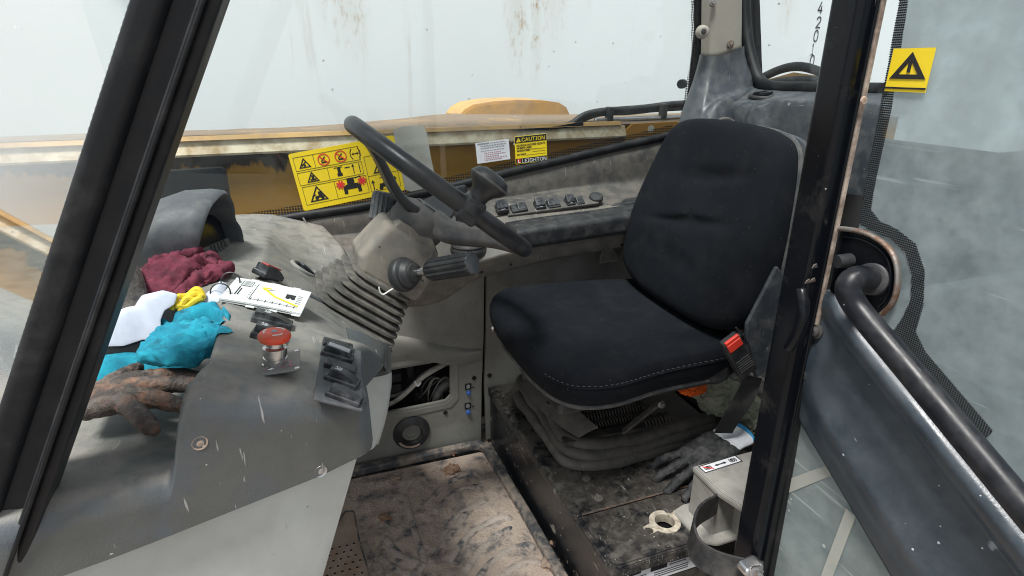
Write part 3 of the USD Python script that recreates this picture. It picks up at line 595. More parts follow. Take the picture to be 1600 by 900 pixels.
# ================================================================== CAB SHELL
cf = thing('cab_frame', 'black steel cab frame with raked front pillar, glossy door pillar and beige lined rear pillar', 'cab frame', (.5, .6, 0))
def along(poly, o, d, L, xdir=(1, 0, 0)):
    """prism of a plan polygon (x, y) run along direction d from point o"""
    m = np.eye(4); m[:3, 0] = (1, 0, 0); m[:3, 1] = (0, 1, 0); m[:3, 2] = np.asarray(d, float); m[:3, 3] = o
    return extrude(poly, L, m)
# front pillar: raked; s = height above z .55
A0, A1 = P(360, 0, y=.59), P(205, 440, y=.59)
rk = (A0 - A1) / (A0[2] - A1[2])
ob = A1 + rk * (.12 - A1[2]) - np.array([0, .04, 0])
def rr(x0, y0, x1, y1, r): return [(x0 + x1) / 2 + p[0] for p in rrect(x1 - x0, y1 - y0, r)], [(y0 + y1) / 2 + p[1] for p in rrect(x1 - x0, y1 - y0, r)]
def rpoly(x0, y0, x1, y1, r): return sg.Polygon(np.array(rr(x0, y0, x1, y1, r)).T)
fp = part(cf, 'front_pillar', along(rpoly(-.060, .004, -.010, .075, .010), ob, rk, 1.66), 'pillar_grey')
part(fp, 'outer_rib', along(rpoly(-.064, -.006, -.036, .02, .009), ob, rk, 1.66), 'seal_rubber')
part(fp, 'inner_rib', along(rpoly(-.0185, -.006, -.0145, .012, .0018), ob, rk, 1.66), 'pillar_grey')
part(fp, 'door_seal', along(rpoly(-.0135, -.012, .0, .045, .006), ob, rk, 1.66), 'seal_rubber')
part(fp, 'seal_lip', along(rpoly(-.0145, -.018, -.0105, -.010, .0018), ob, rk, 1.66), 'seal_rubber')
cw = [P(x, y, y=.66) for x, y in ((120, 245), (205, 215), (228, 330), (170, 400), (90, 400))]
part(cf, 'cowl_panel', plate(sg.Polygon([(p[0], p[2]) for p in cw]), .03, frame((0, .69, 0), (1, 0, 0), (0, 0, 1)), .006), 'pillar_grey')

# door pillar: vertical, ribbed section
xl = np.mean([P(x, y, y=.60)[0] for x, y in ((1299, 2), (1257, 222), (1237, 325), (1200, 530), (1165, 725))])
xo = np.array([xl, 0, -.12])
xr_ = np.mean([P(x, y, y=.55)[0] for x, y in ((1397, 2), (1345, 222), (1322, 325), (1272, 500), (1232, 725))]); pw = xr_ - xl
dp = part(cf, 'door_pillar', along(rpoly(.0, .553, .026, .60, .009), xo, (0, 0, 1), 1.95), 'gloss_black')
part(dp, 'pillar_face', along(sg.Polygon([(.022, .556), (pw * .55, .553), (pw - .010, .553), (pw - .006, .560), (pw - .006, .61), (.022, .61)]), xo, (0, 0, 1), 1.95), 'gloss_black')
part(dp, 'pillar_groove', along(rpoly(.0225, .5515, .0265, .57, .0018), xo, (0, 0, 1), 1.95), 'pillar_grey')
part(dp, 'pillar_rib', along(rpoly(pw * .55, .548, pw * .55 + .0045, .57, .002), xo, (0, 0, 1), 1.95), 'gloss_black')
part(dp, 'worn_edge', along(rpoly(pw - .0075, .55, pw, .60, .002), xo + [0, 0, .98], (0, 0, 1), .9), 'rust_edge', label='rusty worn edge strip of the door pillar')
part(dp, 'outer_seal', along(rpoly(pw - .006, .553, pw + .004, .62, .003), xo, (0, 0, 1), 1.0), 'seal_rubber')
q = P(1350, 157, y=.545)
part(dp, 'paint_chip', put(lathe([(0, -.001), (.0052, -.001), (.0045, .0009), (0, .0012)], k=11), frame(q, (1, 0, 0), (0, 0, 1))), 'dry_mud', label='pale bare paint chip')
for px, py in ((1270, 438), (1262, 440), (1273, 416)):
    q = P(px, py, y=.546)
    part(dp, 'paint_chip', put(hull([(-.004, -.002, 0), (.004, -.0015, 0), (.002, .003, 0), (-.003, .002, .001)], .0008, 6), frame(q, (1, 0, 0), (0, 0, 1))), 'worn_steel')
q0, q1 = P(1262, 470, y=.53), P(1248, 545, y=.53)
part(dp, 'catch_lip', tube([q0 + [.002, .014, .008], q0 * .75 + q1 * .25 + [-.003, 0, 0], q0 * .4 + q1 * .6 + [-.003, .002, 0], q1 + [0, .016, -.005]], .0075, 12, 24), 'gloss_black')

# rear pillar (far side), beige lining with bolts
RA = [(1086, -40), (1088, 0), (1097, 87)]
G = surf([[P(1098, -60, y=1.66), P(1112, -60, y=1.61), P(1128, -60, y=1.60), P(1152, -60, y=1.60), P(1160, -60, y=1.66)],
          [P(1096, 95, y=1.66), P(1107, 97, y=1.615), P(1120, 95.5, y=1.605), P(1150, 86, y=1.605), P(1158, 82, y=1.66)]], 10, 5)
rp = part(cf, 'rear_pillar', gridmesh(G, (.02, .03, 0)), 'beige_trim', smooth=60)
for px, py in ((1114, 4), (1142, 69)):
    part(rp, 'bolt', put(lathe([(0, .006), (.006, .0055), (.0065, .002), (.011, .002), (.0115, -.004), (0, -.004)], k=16), axis_frame(P(px, py, y=1.598), (0, -1, .1))), 'worn_steel')
b = P(1097, 50, y=1.60)
part(rp, 'bolt_boss', put(lathe([(0, .022), (.012, .022), (.018, .016), (.020, 0), (0, 0)], k=18), axis_frame(b, (-.45, -1, 0))), 'beige_trim')
part(rp, 'bolt', put(lathe([(0, .008), (.007, .007), (.008, 0), (0, 0)], k=14), axis_frame(b + unit((-.45, -1, 0)) * .021, (-.45, -1, 0))), 'black_plastic')
part(cf, 'rear_post', put(rbox(.05, .10, 1.0, .012), trimesh.transformations.translation_matrix([1.32, 1.74, 1.55])), 'seal_rubber')
# roof and rear quarter
rfp = sg.box(-.08, .55, 1.60, 1.80).difference(sg.box(.06, .68, 1.44, 1.66).buffer(-.05).buffer(.05))
rof = part(cf, 'roof', plate(rfp, .06, trimesh.transformations.translation_matrix([0, 0, 1.80]), .015), 'pillar_grey')
part(rof, 'roof_glass', put(rbox(1.40, 1.00, .005, .001), trimesh.transformations.translation_matrix([.75, 1.17, 1.835])), 'clear_glass')
part(cf, 'quarter_panel', put(rbox(.86, .03, .95, .008), trimesh.transformations.translation_matrix([1.12, .625, .37])), 'engine_paint')
part(cf, 'rear_wall', put(rbox(.03, 1.15, 1.0, .008), trimesh.transformations.translation_matrix([1.445, 1.2, .52])), 'engine_paint')
part(cf, 'far_wall', put(rbox(2.0, .03, .88, .008), trimesh.transformations.translation_matrix([.45, 1.80, .31])), 'engine_paint')

# far side window with its seal, decals and tape
YW = 1.735
sill = [(250, 374), (330, 362), (390, 351), (480, 336), (560, 324), (640, 307), (720, 288), (800, 268), (900, 245), (1000, 222), (1050, 209)]
sill3 = [P(x, y, y=YW) for x, y in sill]
sw = thing('side_window', 'large clear far side window of the cab carrying yellow and white safety decals', 'window', (.5, YW, .8))
rightup = [P(1072, 190, y=YW), P(1080, 150, y=YW), P(1091, 85, y=YW), P(1091, 0, y=YW)]; rightup.append(rightup[-1] + [0, 0, .5])
outl = [(p[0], p[2] - .01) for p in sill3] + [(p[0] + .005, p[2]) for p in rightup] + [(sill3[0][0] - .1, rightup[-1][2])]
part(sw, 'glass', extrude(sg.Polygon(outl), .004, frame((0, YW + .006, 0), (1, 0, 0), (0, 0, 1))), 'clear_glass', smooth=False)
part(sw, 'seal', sweep(spline(sill3 + rightup, 90), circle(.014, 12)), 'seal_rubber')
fr_low = [np.array(p) for p in sill3[1:]]
fo = [(p[0], p[2]) for p in fr_low] + [(p[0], p[2] + .032) for p in fr_low[::-1]]
part(sw, 'dot_border', extrude(sg.Polygon(fo), .0006, frame((0, YW - .0005, 0), (1, 0, 0), (0, 0, 1))), 'frit_side', smooth=False)
ru = [rightup[0] + [-.02, 0, -.02]] + rightup
fo = [(p[0], p[2]) for p in ru] + [(p[0] - .028, p[2]) for p in ru[::-1]]
part(sw, 'dot_border', extrude(sg.Polygon(fo), .0006, frame((0, YW - .0005, 0), (1, 0, 0), (0, 0, 1))), 'frit_side', smooth=False)

def on_window(tl, tr, bl, y=YW - .002):
    a, b_, c = (P(*q, y=y) for q in (tl, tr, bl))
    return frame(c, b_ - a, a - c), np.linalg.norm(b_ - a), np.linalg.norm(a - c)
# yellow warning decal with its pictograms
M, w, h = on_window((450, 241), (615, 211), (475, 330))
wd = part(sw, 'warning_decal', plate(sg.Polygon(rrect(w, h, .006) + [w / 2, h / 2]), .0008, M, .0002), 'yellow_label', smooth=False, label='big yellow warning decal with black and red pictograms')
K, RD = Ink(), Ink()
S = w / 100.0; Hh = h / S
lw = .35
def fb(x0, y0, x1, y1): K.frame(x0, y0, x1, y1, lw)
c0, c1, c2 = 3, 66, 97
r0, r1, r2, r3 = 5, Hh * .44, Hh * .69, Hh - 4
fb(c0 + 1, r0, c1 - 1, r1 - 1.5); fb(c0, r1, c1 - 2, r2 - 1.5); fb(c0, r2, c1 - 2, r3); fb(c1 + 1, r0, c2, r2 + 2)
K.box(c0 + 31, r0, c0 + 31.4, r1 - 1.5).box(c0 + 28, r1, c0 + 28.4, r2 - 1.5).box(c0 + 18, r2, c0 + 18.4, r3).box(c1 + 1, Hh * .37, c2, Hh * .37 + .4)
K.tri(c0 + 14, r0 + 2, (r1 - r0) * .78, 1.3).box(c0 + 11, r0 + 5, c0 + 18, r0 + 7).disc(c0 + 12, r0 + 5, 1.7).disc(c0 + 17.5, r0 + 5, 1.7).box(c0 + 14, r0 + 7, c0 + 18, r0 + 11).line([(c0 + 8, r0 + 7), (c0 + 12, r0 + 8.5)], .9)
# machine with red bursts
bx = c0 + 47; by = r0 + 4
K.box(bx - 6, by + 3, bx + 6, by + 8).box(bx - 4, by + 8, bx + 3, by + 14).box(bx - 8.5, by - 1, bx - 5, by + 7).box(bx + 5, by - 1, bx + 8.5, by + 7).line([(bx + 4, by + 13), (bx + 9, by + 14), (bx + 9.5, by + 8)], 1.0)
for sx in (-1, 1):
    for a in range(0, 360, 45): RD.line([(bx + sx * 10.5, by + 9), (bx + sx * 10.5 + 4.2 * math.cos(math.radians(a + 12)), by + 9 + 4.2 * math.sin(math.radians(a + 12)))], 1.5)
# middle row
K.tri(c0 + 13, r1 + 1.5, (r2 - r1) * .74, 1.1).box(c0 + 10.5, r1 + 3, c0 + 16, r1 + 4.5).box(c0 + 12, r1 + 4.5, c0 + 14.5, r1 + 8)
K.box(c0 + 36, r1 + 2, c0 + 41, r1 + 5).box(c0 + 37, r1 + 5, c0 + 40, r1 + 10).line([(c0 + 34, r1 + 10.5), (c0 + 42, r1 + 10.5)], .8).line([(c0 + 44, r1 + 9), (c0 + 49, r1 + 9)], 1.0).line([(c0 + 52, r1 + 2), (c0 + 52, r2 - 3)], .8).line([(c0 + 58, r1 + 2), (c0 + 58, r2 - 3)], .8).poly([(c0 + 50.6, r2 - 5), (c0 + 53.4, r2 - 5), (c0 + 52, r2 - 2.5)])
# top row
K.tri(c0 + 9, r2 + 2, (r3 - r2) * .74, 1.1).line([(c0 + 6, r2 + 4), (c0 + 11, r2 + 8)], 1.2).disc(c0 + 9, r2 + 4.3, 1.1)
for i, cx in enumerate((c0 + 27, c0 + 43)):
    cy = (r2 + r3) / 2; RD.ring(cx, cy, 5.6, .9).line([(cx - 4, cy + 4), (cx + 4, cy - 4)], .9)
    K.box(cx - 2.6, cy - 3.4, cx + 2.6, cy - 1.8).line([(cx - 2.5, cy - 1.5), (cx + 1.5, cy + 2.5)], 1.1).disc(cx, cy + .5, 1.0)
cx, cy = c0 + 57, (r2 + r3) / 2
for s_ in (-1, 1): K.line([(cx + s_ * 3, cy + 5), (cx + s_ * 4.6, cy + 2), (cx + s_ * 4.6, cy - 2), (cx + s_ * 3, cy - 5)], .8)
K.line([(cx - 3, cy), (cx + 3, cy)], .8).poly([(cx - 3.6, cy), (cx - 1.6, cy + 1.3), (cx - 1.6, cy - 1.3)]).poly([(cx + 3.6, cy), (cx + 1.6, cy + 1.3), (cx + 1.6, cy - 1.3)])
# right column
cx = (c1 + c2) / 2
K.tri(cx, Hh * .40, Hh * .27, 1.3).box(cx - 4, Hh * .43, cx + 4, Hh * .46).box(cx - 2.5, Hh * .46, cx + 2, Hh * .53).disc(cx + .4, Hh * .555, 1.5)
K.box(cx - 5, Hh * .14, cx + 5, Hh * .21).disc(cx - 4, Hh * .13, 2).disc(cx + 4, Hh * .13, 2).box(cx - 1, Hh * .2, cx + 3, Hh * .28).line([(cx - 4, Hh * .31), (cx + 4, Hh * .31)], .8).line([(cx - .5, Hh * .27), (cx - .5, Hh * .31)], .8)
for s_ in (-1, 1): K.line([(cx + s_ * 11, Hh * .12), (cx + s_ * 11, Hh * .24)], .9).poly([(cx + s_ * 11 - 1.8, Hh * .24), (cx + s_ * 11 + 1.8, Hh * .24), (cx + s_ * 11, Hh * .30)]).line([(cx + s_ * 8, Hh * .12), (cx + s_ * 9.5, Hh * .12)], .8)
Ms = M @ np.diag([S, S, 1, 1])
part(wd, 'pictograms', K.mesh(shift(Ms, .0009)), 'black_print', smooth=False)
part(wd, 'red_pictograms', RD.mesh(shift(Ms, .0014)), 'red_print', smooth=False)
# clear tape patch
tp = [P(x, y, y=YW - .001) for x, y in ((614, 203), (630, 197), (661, 196), (667, 208), (673, 245), (679, 272), (681, 292), (650, 302), (632, 296), (620, 240))]
part(sw, 'tape_patch', extrude(sg.Polygon([(p[0], p[2]) for p in tp]), .0007, frame((0, YW - .001, 0), (1, 0, 0), (0, 0, 1))), 'tape_film', smooth=False, label='cloudy clear tape patch')
# white notice
M, w, h = on_window((742, 224), (794, 217), (746, 256))
wn = part(sw, 'notice_decal', plate(sg.Polygon(rrect(w, h, .002) + [w / 2, h / 2]), .0008, M, .0002), 'white_label', smooth=False, label='small white notice decal with fine dark and red print')
rng = np.random.default_rng(3)
K, RD = Ink(), Ink()
def words(ink, x, y, x1, hh, ch=.7):
    while x < x1:
        L = rng.uniform(2.0, 6.5) * ch
        if x + L > x1: break
        ink.box(x, y, x + L, y + hh); x += L + 1.1
u = w / 60; 
K.box(3, 31, 24, 33.6)
words(K, 26, 31.3, 57, 1.4)
for yy in (27.2, 23.6): words(K, 8, yy, 56, 1.8)
words(K, 8, 19.4, 54, 1.2)
for yy in (15.5, 12.4, 9.3, 6.2, 3.4): words(RD, 16, yy, 56 - rng.uniform(0, 14), 1.1, .6)
RD.box(13.6, 2.6, 14.0, 18)
Mu = M @ np.diag([u, u, 1, 1])
part(wn, 'print', K.mesh(shift(Mu, .0009)), 'grey_print', smooth=False); part(wn, 'red_print', RD.mesh(shift(Mu, .0009)), 'pink_print', smooth=False)
# CAUTION decal
M, w, h = on_window((802, 214), (852, 208.5), (806, 257))
cd = part(sw, 'caution_decal', plate(sg.Polygon(rrect(w, h, .002) + [w / 2, h / 2]), .0008, M, .0002), 'yellow_label', smooth=False, label='small yellow and black caution decal')
u = w / 60; Hh = h / u
Mu = M @ np.diag([u, u, 1, 1])
K = Ink().box(0.5, Hh * .76, 59.5, Hh - .6).box(.5, 1.2, 59.5, Hh * .20)
K.box(19, Hh * .50, 40, Hh * .505).box(32, Hh * .485, 57, Hh * .495).box(32, Hh * .395, 57, Hh * .405).box(19, Hh * .295, 57, Hh * .303)
part(cd, 'print', K.mesh(shift(Mu, .0009)), 'black_print', smooth=False)
def dtext(s, x, y, hh, wid, mat, dz=.0010): part(cd, 'lettering', text(s, hh * u, shift(M, dz), x * u, y * u, wid * u, hh < 4, .0004), mat, smooth=False)
dtext('CAUTION', 13, Hh * .80, 6.4, 43, 'yellow_label', .0014)
K = Ink(); t = sg.Polygon([(2.5, Hh * .795), (11.5, Hh * .795), (7, Hh * .955)]); K.g.append(t.difference(sg.box(6.5, Hh * .84, 7.5, Hh * .9)).difference(sg.Point(7, Hh * .815).buffer(.6)))
part(cd, 'triangle', K.mesh(shift(Mu, .0014)), 'yellow_label', smooth=False)
dtext('MAXIMUM MACHINE HEIGHTS', 3, Hh * .635, 3.4, 54, 'black_print')
dtext('IMPLEMENTS LOWERED', 3, Hh * .545, 2.9, 28, 'black_print'); dtext('IMPLEMENTS RAISED', 3, Hh * .45, 2.9, 25, 'black_print'); dtext('MAX WEIGHT', 3, Hh * .315, 2.9, 17, 'black_print')
dtext('LEIGHTON', 12, Hh * .035, 6.2, 46, 'white_print', .0014)
K = Ink().box(3, Hh * .04, 9.5, Hh * .175); part(cd, 'emblem', K.mesh(shift(Mu, .0012)), 'red_print', smooth=False)
K = Ink().poly([(4, Hh * .05), (8.6, Hh * .05), (8.6, Hh * .075), (5.6, Hh * .075), (5.6, Hh * .165), (4, Hh * .165)]); part(cd, 'emblem_letter', K.mesh(shift(Mu, .0017)), 'white_print', smooth=False)

# rear window, seal, post behind it
rw = thing('rear_window', 'small rear cab window in a thick black rubber seal above the corner trim', 'window', (1.4, 1.4, 1.1))
XR = 1.42
seal = [P(1164, -70, x=XR), P(1163, 0, x=XR), P(1167, 60, x=XR), P(1177, 105, x=XR), P(1186, 126, x=XR), P(1203, 136, x=XR), P(1240, 138.5, x=XR), P(1300, 140, x=XR), P(1380, 142, x=XR)]
part(rw, 'seal', sweep(spline(seal, 60), circle(.020, 12)), 'seal_rubber')
gp = [(p[1], p[2]) for p in seal]
gp += [(gp[-1][0], 1.8), (gp[0][0], 1.8)]
part(rw, 'glass', extrude(sg.Polygon(gp), .004, np.array([[0, 0, 1, XR + .004], [1, 0, 0, 0], [0, 1, 0, 0], [0, 0, 0, 1.0]])), 'clear_glass', smooth=False)
gb = thing('guard_post', 'thin black upright post just outside the rear window', 'post', (1.6, 1.6, 1.1))
q0, q1 = P(1178, -40, x=1.60), P(1184, 128, x=1.60)
part(gb, 'post', sweep(np.array([q0, q1]), rrect(.020, .03, .004)), 'seal_rubber')
rh = thing('rear_hoses', 'looped black hoses outside the rear window over rusty yellow steel', 'hose', (1.7, 1.5, 1.1))
part(rh, 'hose', tube([P(x, y, x=1.7) for x, y in ((1180, 128), (1200, 117), (1225, 107), (1250, 104), (1275, 110), (1310, 125))], .0155, 12, 30), 'hose_rubber')
part(rh, 'hose', tube([P(x, y, x=1.68) for x, y in ((1185, 133), (1215, 128), (1245, 125), (1300, 127))], .013, 12, 30), 'hose_rubber')
part(rh, 'bracket', hull([P(x, y, x=1.78) for x, y in ((1200, 124), (1240, 113), (1262, 116), (1300, 122), (1300, 140), (1200, 140))] + [P(x, y, x=1.80) for x, y in ((1200, 124), (1240, 113), (1300, 122), (1300, 140))]), 'boom_yellow')

mr = thing('outside_mirror', 'dark rounded mirror housing outside the far window, behind the instrument pod', 'mirror', P(290, 300, y=1.86))
mq = [P(x, y, y=1.86) for x, y in ((180, 285), (205, 272), (345, 263), (352, 268), (356, 295), (362, 330), (366, 370), (190, 380))]
part(mr, 'housing', plate(sg.Polygon([(p[0], p[2]) for p in mq]).buffer(-.012).buffer(.012), .04, frame((0, 1.90, 0), (1, 0, 0), (0, 0, 1)), .010), 'mirror_black')
part(mr, 'arm', tube([mq[4] + [-.1, .03, -.05], mq[4] + [-.1, .03, -.3]], .014, 10, 6), 'mirror_black')

# windscreen at the front
ws = thing('windscreen', 'raked front windscreen with dotted black border, left of the front pillar', 'window', (-.4, 1.1, .9))
a0 = ob + rk * .80 + np.array([-.062, .04, 0]); a1 = ob + rk * 1.58 + np.array([-.062, .04, 0])
Gq = np.array([[a0, a0 + [-.62, 1.12, 0]], [a1, a1 + [-.62, 1.12, 0]]])
part(ws, 'glass', gridmesh(Gq, (.004, 0, 0)), 'clear_glass', smooth=False)
Gq = np.array([[a0, a0 + [-.030, .055, 0]], [a1, a1 + [-.030, .055, 0]]]) + [.006, 0, 0]
part(ws, 'dot_border', gridmesh(Gq, (.0006, 0, 0)), 'frit_front', smooth=False)

# rear corner trim with air vent
rc = thing('rear_corner_trim', 'dark grey moulded corner trim under the rear pillar, scuffed, behind the seat', 'trim', (1.3, 1.5, .9))
G = surf([[P(1094, 84, y=1.69), P(1098, 86, y=1.62), P(1119, 88, y=1.585), P(1140, 83, y=1.585), P(1158, 74, y=1.59), P(1162, 69, y=1.68)],
          [P(1086, 118, y=1.69), P(1090, 119, y=1.62), P(1112, 120, y=1.58), P(1140, 112, y=1.58), P(1163, 103, y=1.60), P(1168, 100, y=1.68)],
          [P(1070, 165, y=1.69), P(1074, 165, y=1.61), P(1103, 155, y=1.555), P(1140, 145, y=1.56), P(1180, 130, y=1.60), P(1184, 127, y=1.68)],
          [P(1058, 205, y=1.69), P(1062, 205, y=1.60), P(1093, 192, y=1.53), P(1123, 160, y=1.52), P(1180, 142, y=1.58), P(1192, 139, y=1.68)],
          [P(1045, 260, y=1.69), P(1050, 260, y=1.59), P(1084, 240, y=1.51), P(1115, 215, y=1.49), P(1180, 215, y=1.49), P(1190, 215, y=1.5)]], 6, 6)
part(rc, 'pillar_base', gridmesh(G), 'corner_plastic', smooth=60)
F1 = 1.275
G = surf([[P(1165, 134, x=XR - .02), P(1200, 141, x=XR - .02), P(1250, 143, x=XR - .02), P(1300, 144, x=XR - .02), P(1380, 146, x=XR - .02)],
          [P(1150, 144, x=1.35), P(1195, 150, x=1.35), P(1245, 151, x=1.35), P(1300, 152, x=1.35), P(1380, 154, x=1.35)],
          [P(1122, 160, x=F1), P(1180, 166, x=F1), P(1214, 157, x=F1 + .03), P(1300, 160, x=F1 + .03), P(1380, 163, x=F1 + .03)],
          [P(1118, 168, x=F1 - .006), P(1176, 176, x=F1 - .006), P(1210, 167, x=F1 + .024), P(1300, 170, x=F1 + .024), P(1380, 173, x=F1 + .024)],
          [P(1110, 280, x=F1 - .02), P(1170, 290, x=F1 - .02), P(1205, 290, x=F1 + .015), P(1300, 300, x=F1 + .015), P(1380, 310, x=F1 + .01)]], 6, 8)
part(rc, 'deck', gridmesh(G), 'corner_plastic', smooth=60)
q = P(1190, 153.5, x=1.345)
vm_ = axis_frame(q, (-.10, -.1, 1), (0, -1, 0))
vt = part(rc, 'air_vent', put(sweep(np.c_[.036 * np.cos(np.arange(40) * 2 * np.pi / 40), .030 * np.sin(np.arange(40) * 2 * np.pi / 40), np.full(40, .006)], circle(.0062, 10), True), vm_), 'black_plastic')
part(vt, 'duct', put(lathe([(0, .003), (.028, .003), (.03, -.002), (0, -.002)], k=24), vm_), 'void')
for dx in (-.012, .012):
    part(vt, 'vane', put(rbox(.004, .050, .024, .0015), vm_ @ trimesh.transformations.translation_matrix([dx, 0, .010]) @ trimesh.transformations.rotation_matrix(.5, [0, 1, 0])), 'black_plastic')
part(rc, 'round_knob', put(sweep(np.c_[.033 * np.cos(np.arange(36) * 2 * np.pi / 36), .033 * np.sin(np.arange(36) * 2 * np.pi / 36), np.zeros(36)], circle(.006, 8), True), axis_frame(P(1133, 203, y=1.47), (-.3, -.8, .3))), 'trim_plastic')

# ================================================================== CAB FLOOR, SIDE CONSOLE
fl = [(-.75, .50), (.54, .50), (.54, 1.63), (-.75, 1.63)]
solo('cab_floor', put(rbox(1.9, 1.25, .03, .003), trimesh.transformations.translation_matrix([.45, 1.10, -.032])), 'floor_rim', 'grey steel cab floor under the muddy mat', 'floor', kind='structure')

sc = thing('side_console', 'dusty grey beige console along the far cab wall with switches and black armrest', 'console', (.5, 1.6, 0))
# upper trim from the window sill down to the shelf
cols = [(470, 341, 360, 388, 425), (500, 333, 352, 385, 425), (560, 324.5, 345, 380, 420), (640, 307.5, 330, 356, 395), (720, 288.5, 312, 332, 352), (790, 271, 300, 315, 336), (860, 255.5, 284, 308, 329), (930, 239, 266, 305, 322), (1000, 222.5, 250, 303, 313), (1056, 209, 235, 300, 305)]
ys = (1.735, 1.722, 1.66, 1.585)
rows = [[P(c[0], c[1 + k], y=ys[k]) for c in cols] for k in range(4)]
mid = [[(a * .45 + b * .55) + np.array([0, .032, -.010]) for a, b in zip(rows[1], rows[2])]]
G = surf([rows[0], rows[1], mid[0], rows[2], rows[3]], 6, 6)
G[..., 1] += .004 * (fbm(G * 9.0, 3) - .5)
part(sc, 'upper_trim', gridmesh(G), 'trim_plastic', smooth=50)
# shelf with joystick panel at its front end, and the strip below it
front = [(600, 440), (640, 438), (672, 432), (700, 424), (730, 412), (760, 404), (800, 393), (900, 376), (1000, 358), (1056, 348)]
backe = [(600, 372), (640, 362), (672, 360), (700, 357), (730, 350), (760, 343), (800, 334), (900, 325), (1000, 313), (1056, 304)]
rb = [P(x, y, y=1.587) for x, y in backe]; rf = [P(x, y, y=1.475) for x, y in front]
for a, b in zip(rb, rf): pass
low = [(596, 481), (630, 480), (662, 478), (690, 470), (715, 455), (740, 438), (790, 424), (880, 402), (985, 386), (1056, 376)]
rl = [P(x, y, y=1.505) for x, y in low]
edge = [p * .5 + q * .5 + np.array([0, -.004, .0]) for p, q in zip(rf, [f + [0, 0, -.006] for f in rf])]
e1 = [f + np.array([0, .012, .008]) for f in rf]
e2 = [f + np.array([0, .000, -.004]) for f in rf]
G = surf([rb, [a * .5 + b * .5 for a, b in zip(rb, e1)], e1, e2, [a * .5 + b * .5 + np.array([0, -.004, 0]) for a, b in zip(e2, rl)], rl, [p + np.array([0, .03, -.004]) for p in rl]], 5, 6)
sh = part(sc, 'shelf', gridmesh(G), 'shelf_plastic', smooth=45)
def bolt_at(parent, px, py, y, r=.007, mat='worn_steel', nrm=(0, -1, .1), name='screw'):
    q = P(px, py, y=y)
    b = part(parent, name, put(lathe([(0, .0045), (r * .55, .004), (r * .9, .002), (r, 0), (r, -.003), (0, -.003)], k=16), axis_frame(q, nrm)), mat)
    part(b, 'socket', put(lathe([(0, .0049), (r * .32, .0049), (r * .34, .003), (0, .003)], k=6), axis_frame(q, nrm)), 'void')
bolt_at(sc, 751, 422, 1.492, .011, 'black_plastic'); bolt_at(sc, 798, 412, 1.492, .006, 'void')
bolt_at(sc, 973, 382, 1.492, .006, 'void'); bolt_at(sc, 505, 369.5, 1.685, .010, 'worn_steel', (.1, -1, .35))
# padded armrest
pt = [(796, 356), (840, 349), (900, 341), (960, 333), (1000, 327), (1040, 320)]
pts = [P(x, y, y=1.535) for x, y in pt]
pl = [P(x, y, y=1.47) for x, y in ((806, 372), (840, 366), (900, 357), (960, 348), (1000, 341), (1040, 335))]
cen = [a * .5 + b * .5 + np.array([0, .01, -.012]) for a, b in zip(pts, pl)]
arm = part(sc, 'armrest', sweep(spline(cen, 30), rrect(.115, .060, .016), up=(0, 0, 1)), 'black_plastic', smooth=50)
a2 = [P(x, y, y=1.60) for x, y in ((905, 334), (950, 326), (1000, 316), (1040, 310))]
part(sc, 'armrest_ridge', sweep(spline(a2, 16), rrect(.05, .03, .010), up=(0, 0, 1)), 'black_plastic')
# switches on the shelf behind the armrest
def shelf_frame(px, py, y=1.60, dz=0.0):
    q = P(px, py, y=y); d = P(px + 40, py - 5.5, y=y) - q; d[1] = 0
    return frame(q + [0, 0, dz], d, z=(0, -.42, 1))
bz = shelf_frame(862, 320, 1.60, -.002)
part(sc, 'switch_plate', put(rbox(.30, .05, .010, .003), bz), 'trim_plastic')
for px, py, sx, up in ((784, 326, .030, .024), (806, 327, .026, .006), (815, 325, .024, .012), (843, 321, .026, .020), (864, 320, .034, .016), (890, 316, .022, .022), (905, 315, .020, .012)):
    F_ = shelf_frame(px, py, 1.595)
    k = part(sc, 'rocker_switch', put(rbox(sx + .006, .034, .012, .003), F_), 'black_plastic')
    part(k, 'rocker', put(hull([(-sx / 2, -.012, .004), (sx / 2, -.012, .004), (-sx / 2, .012, .004), (sx / 2, .012, .004), (-sx / 2, -.010, up * .5), (sx / 2, -.010, up * .5), (-sx / 2, .010, up), (sx / 2, .010, up)], .002, 8), F_), 'switch_black')
    part(k, 'legend', put(rbox(sx * .4, .002, .0012, .0003), F_ @ trimesh.transformations.translation_matrix([0, -.0128, up * .3])), 'legend')
F_ = shelf_frame(931, 311, 1.60, .004)
part(sc, 'socket_cap', put(lathe([(0, .010), (.018, .010), (.022, .006), (.023, -.004), (0, -.004)], k=22), F_), 'black_plastic')

# lower panels of the far wall: one in front with the service opening, one behind the joint
def wall_frame(y): return frame((0, y, 0), (1, 0, 0), (0, 0, 1))
def q2(px, py, y): p = P(px, py, y=y); return (p[0], p[2])
YP = 1.60
outer = [q2(757, 422, YP), q2(756, 520, YP), q2(753, 600, YP), q2(752, 690, YP)] + [(-.45, .01), (-.45, .60)] + [q2(600, 470, YP)]
hole = sg.Polygon([q2(x, y, YP) for x, y in ((592, 582), (702, 563), (703.5, 566), (704, 618), (697, 626), (680, 630), (592, 648))]).buffer(.004).buffer(-.004)
pn = plate(sg.Polygon(outer).difference(hole), .012, frame((0, YP + .012, 0), (1, 0, 0), (0, 0, 1)), .0025)
fpn = part(sc, 'front_panel', pn, 'side_panel')
rec = sg.Polygon([q2(x, y, YP) for x, y in ((588, 571), (700, 553), (712, 558), (714, 622), (704, 634), (588, 660))]).buffer(.006)
part(fpn, 'opening_rim', plate(rec.difference(hole.buffer(.008)), .004, frame((0, YP + .001, 0), (1, 0, 0), (0, 0, 1)), .0025), 'side_panel')
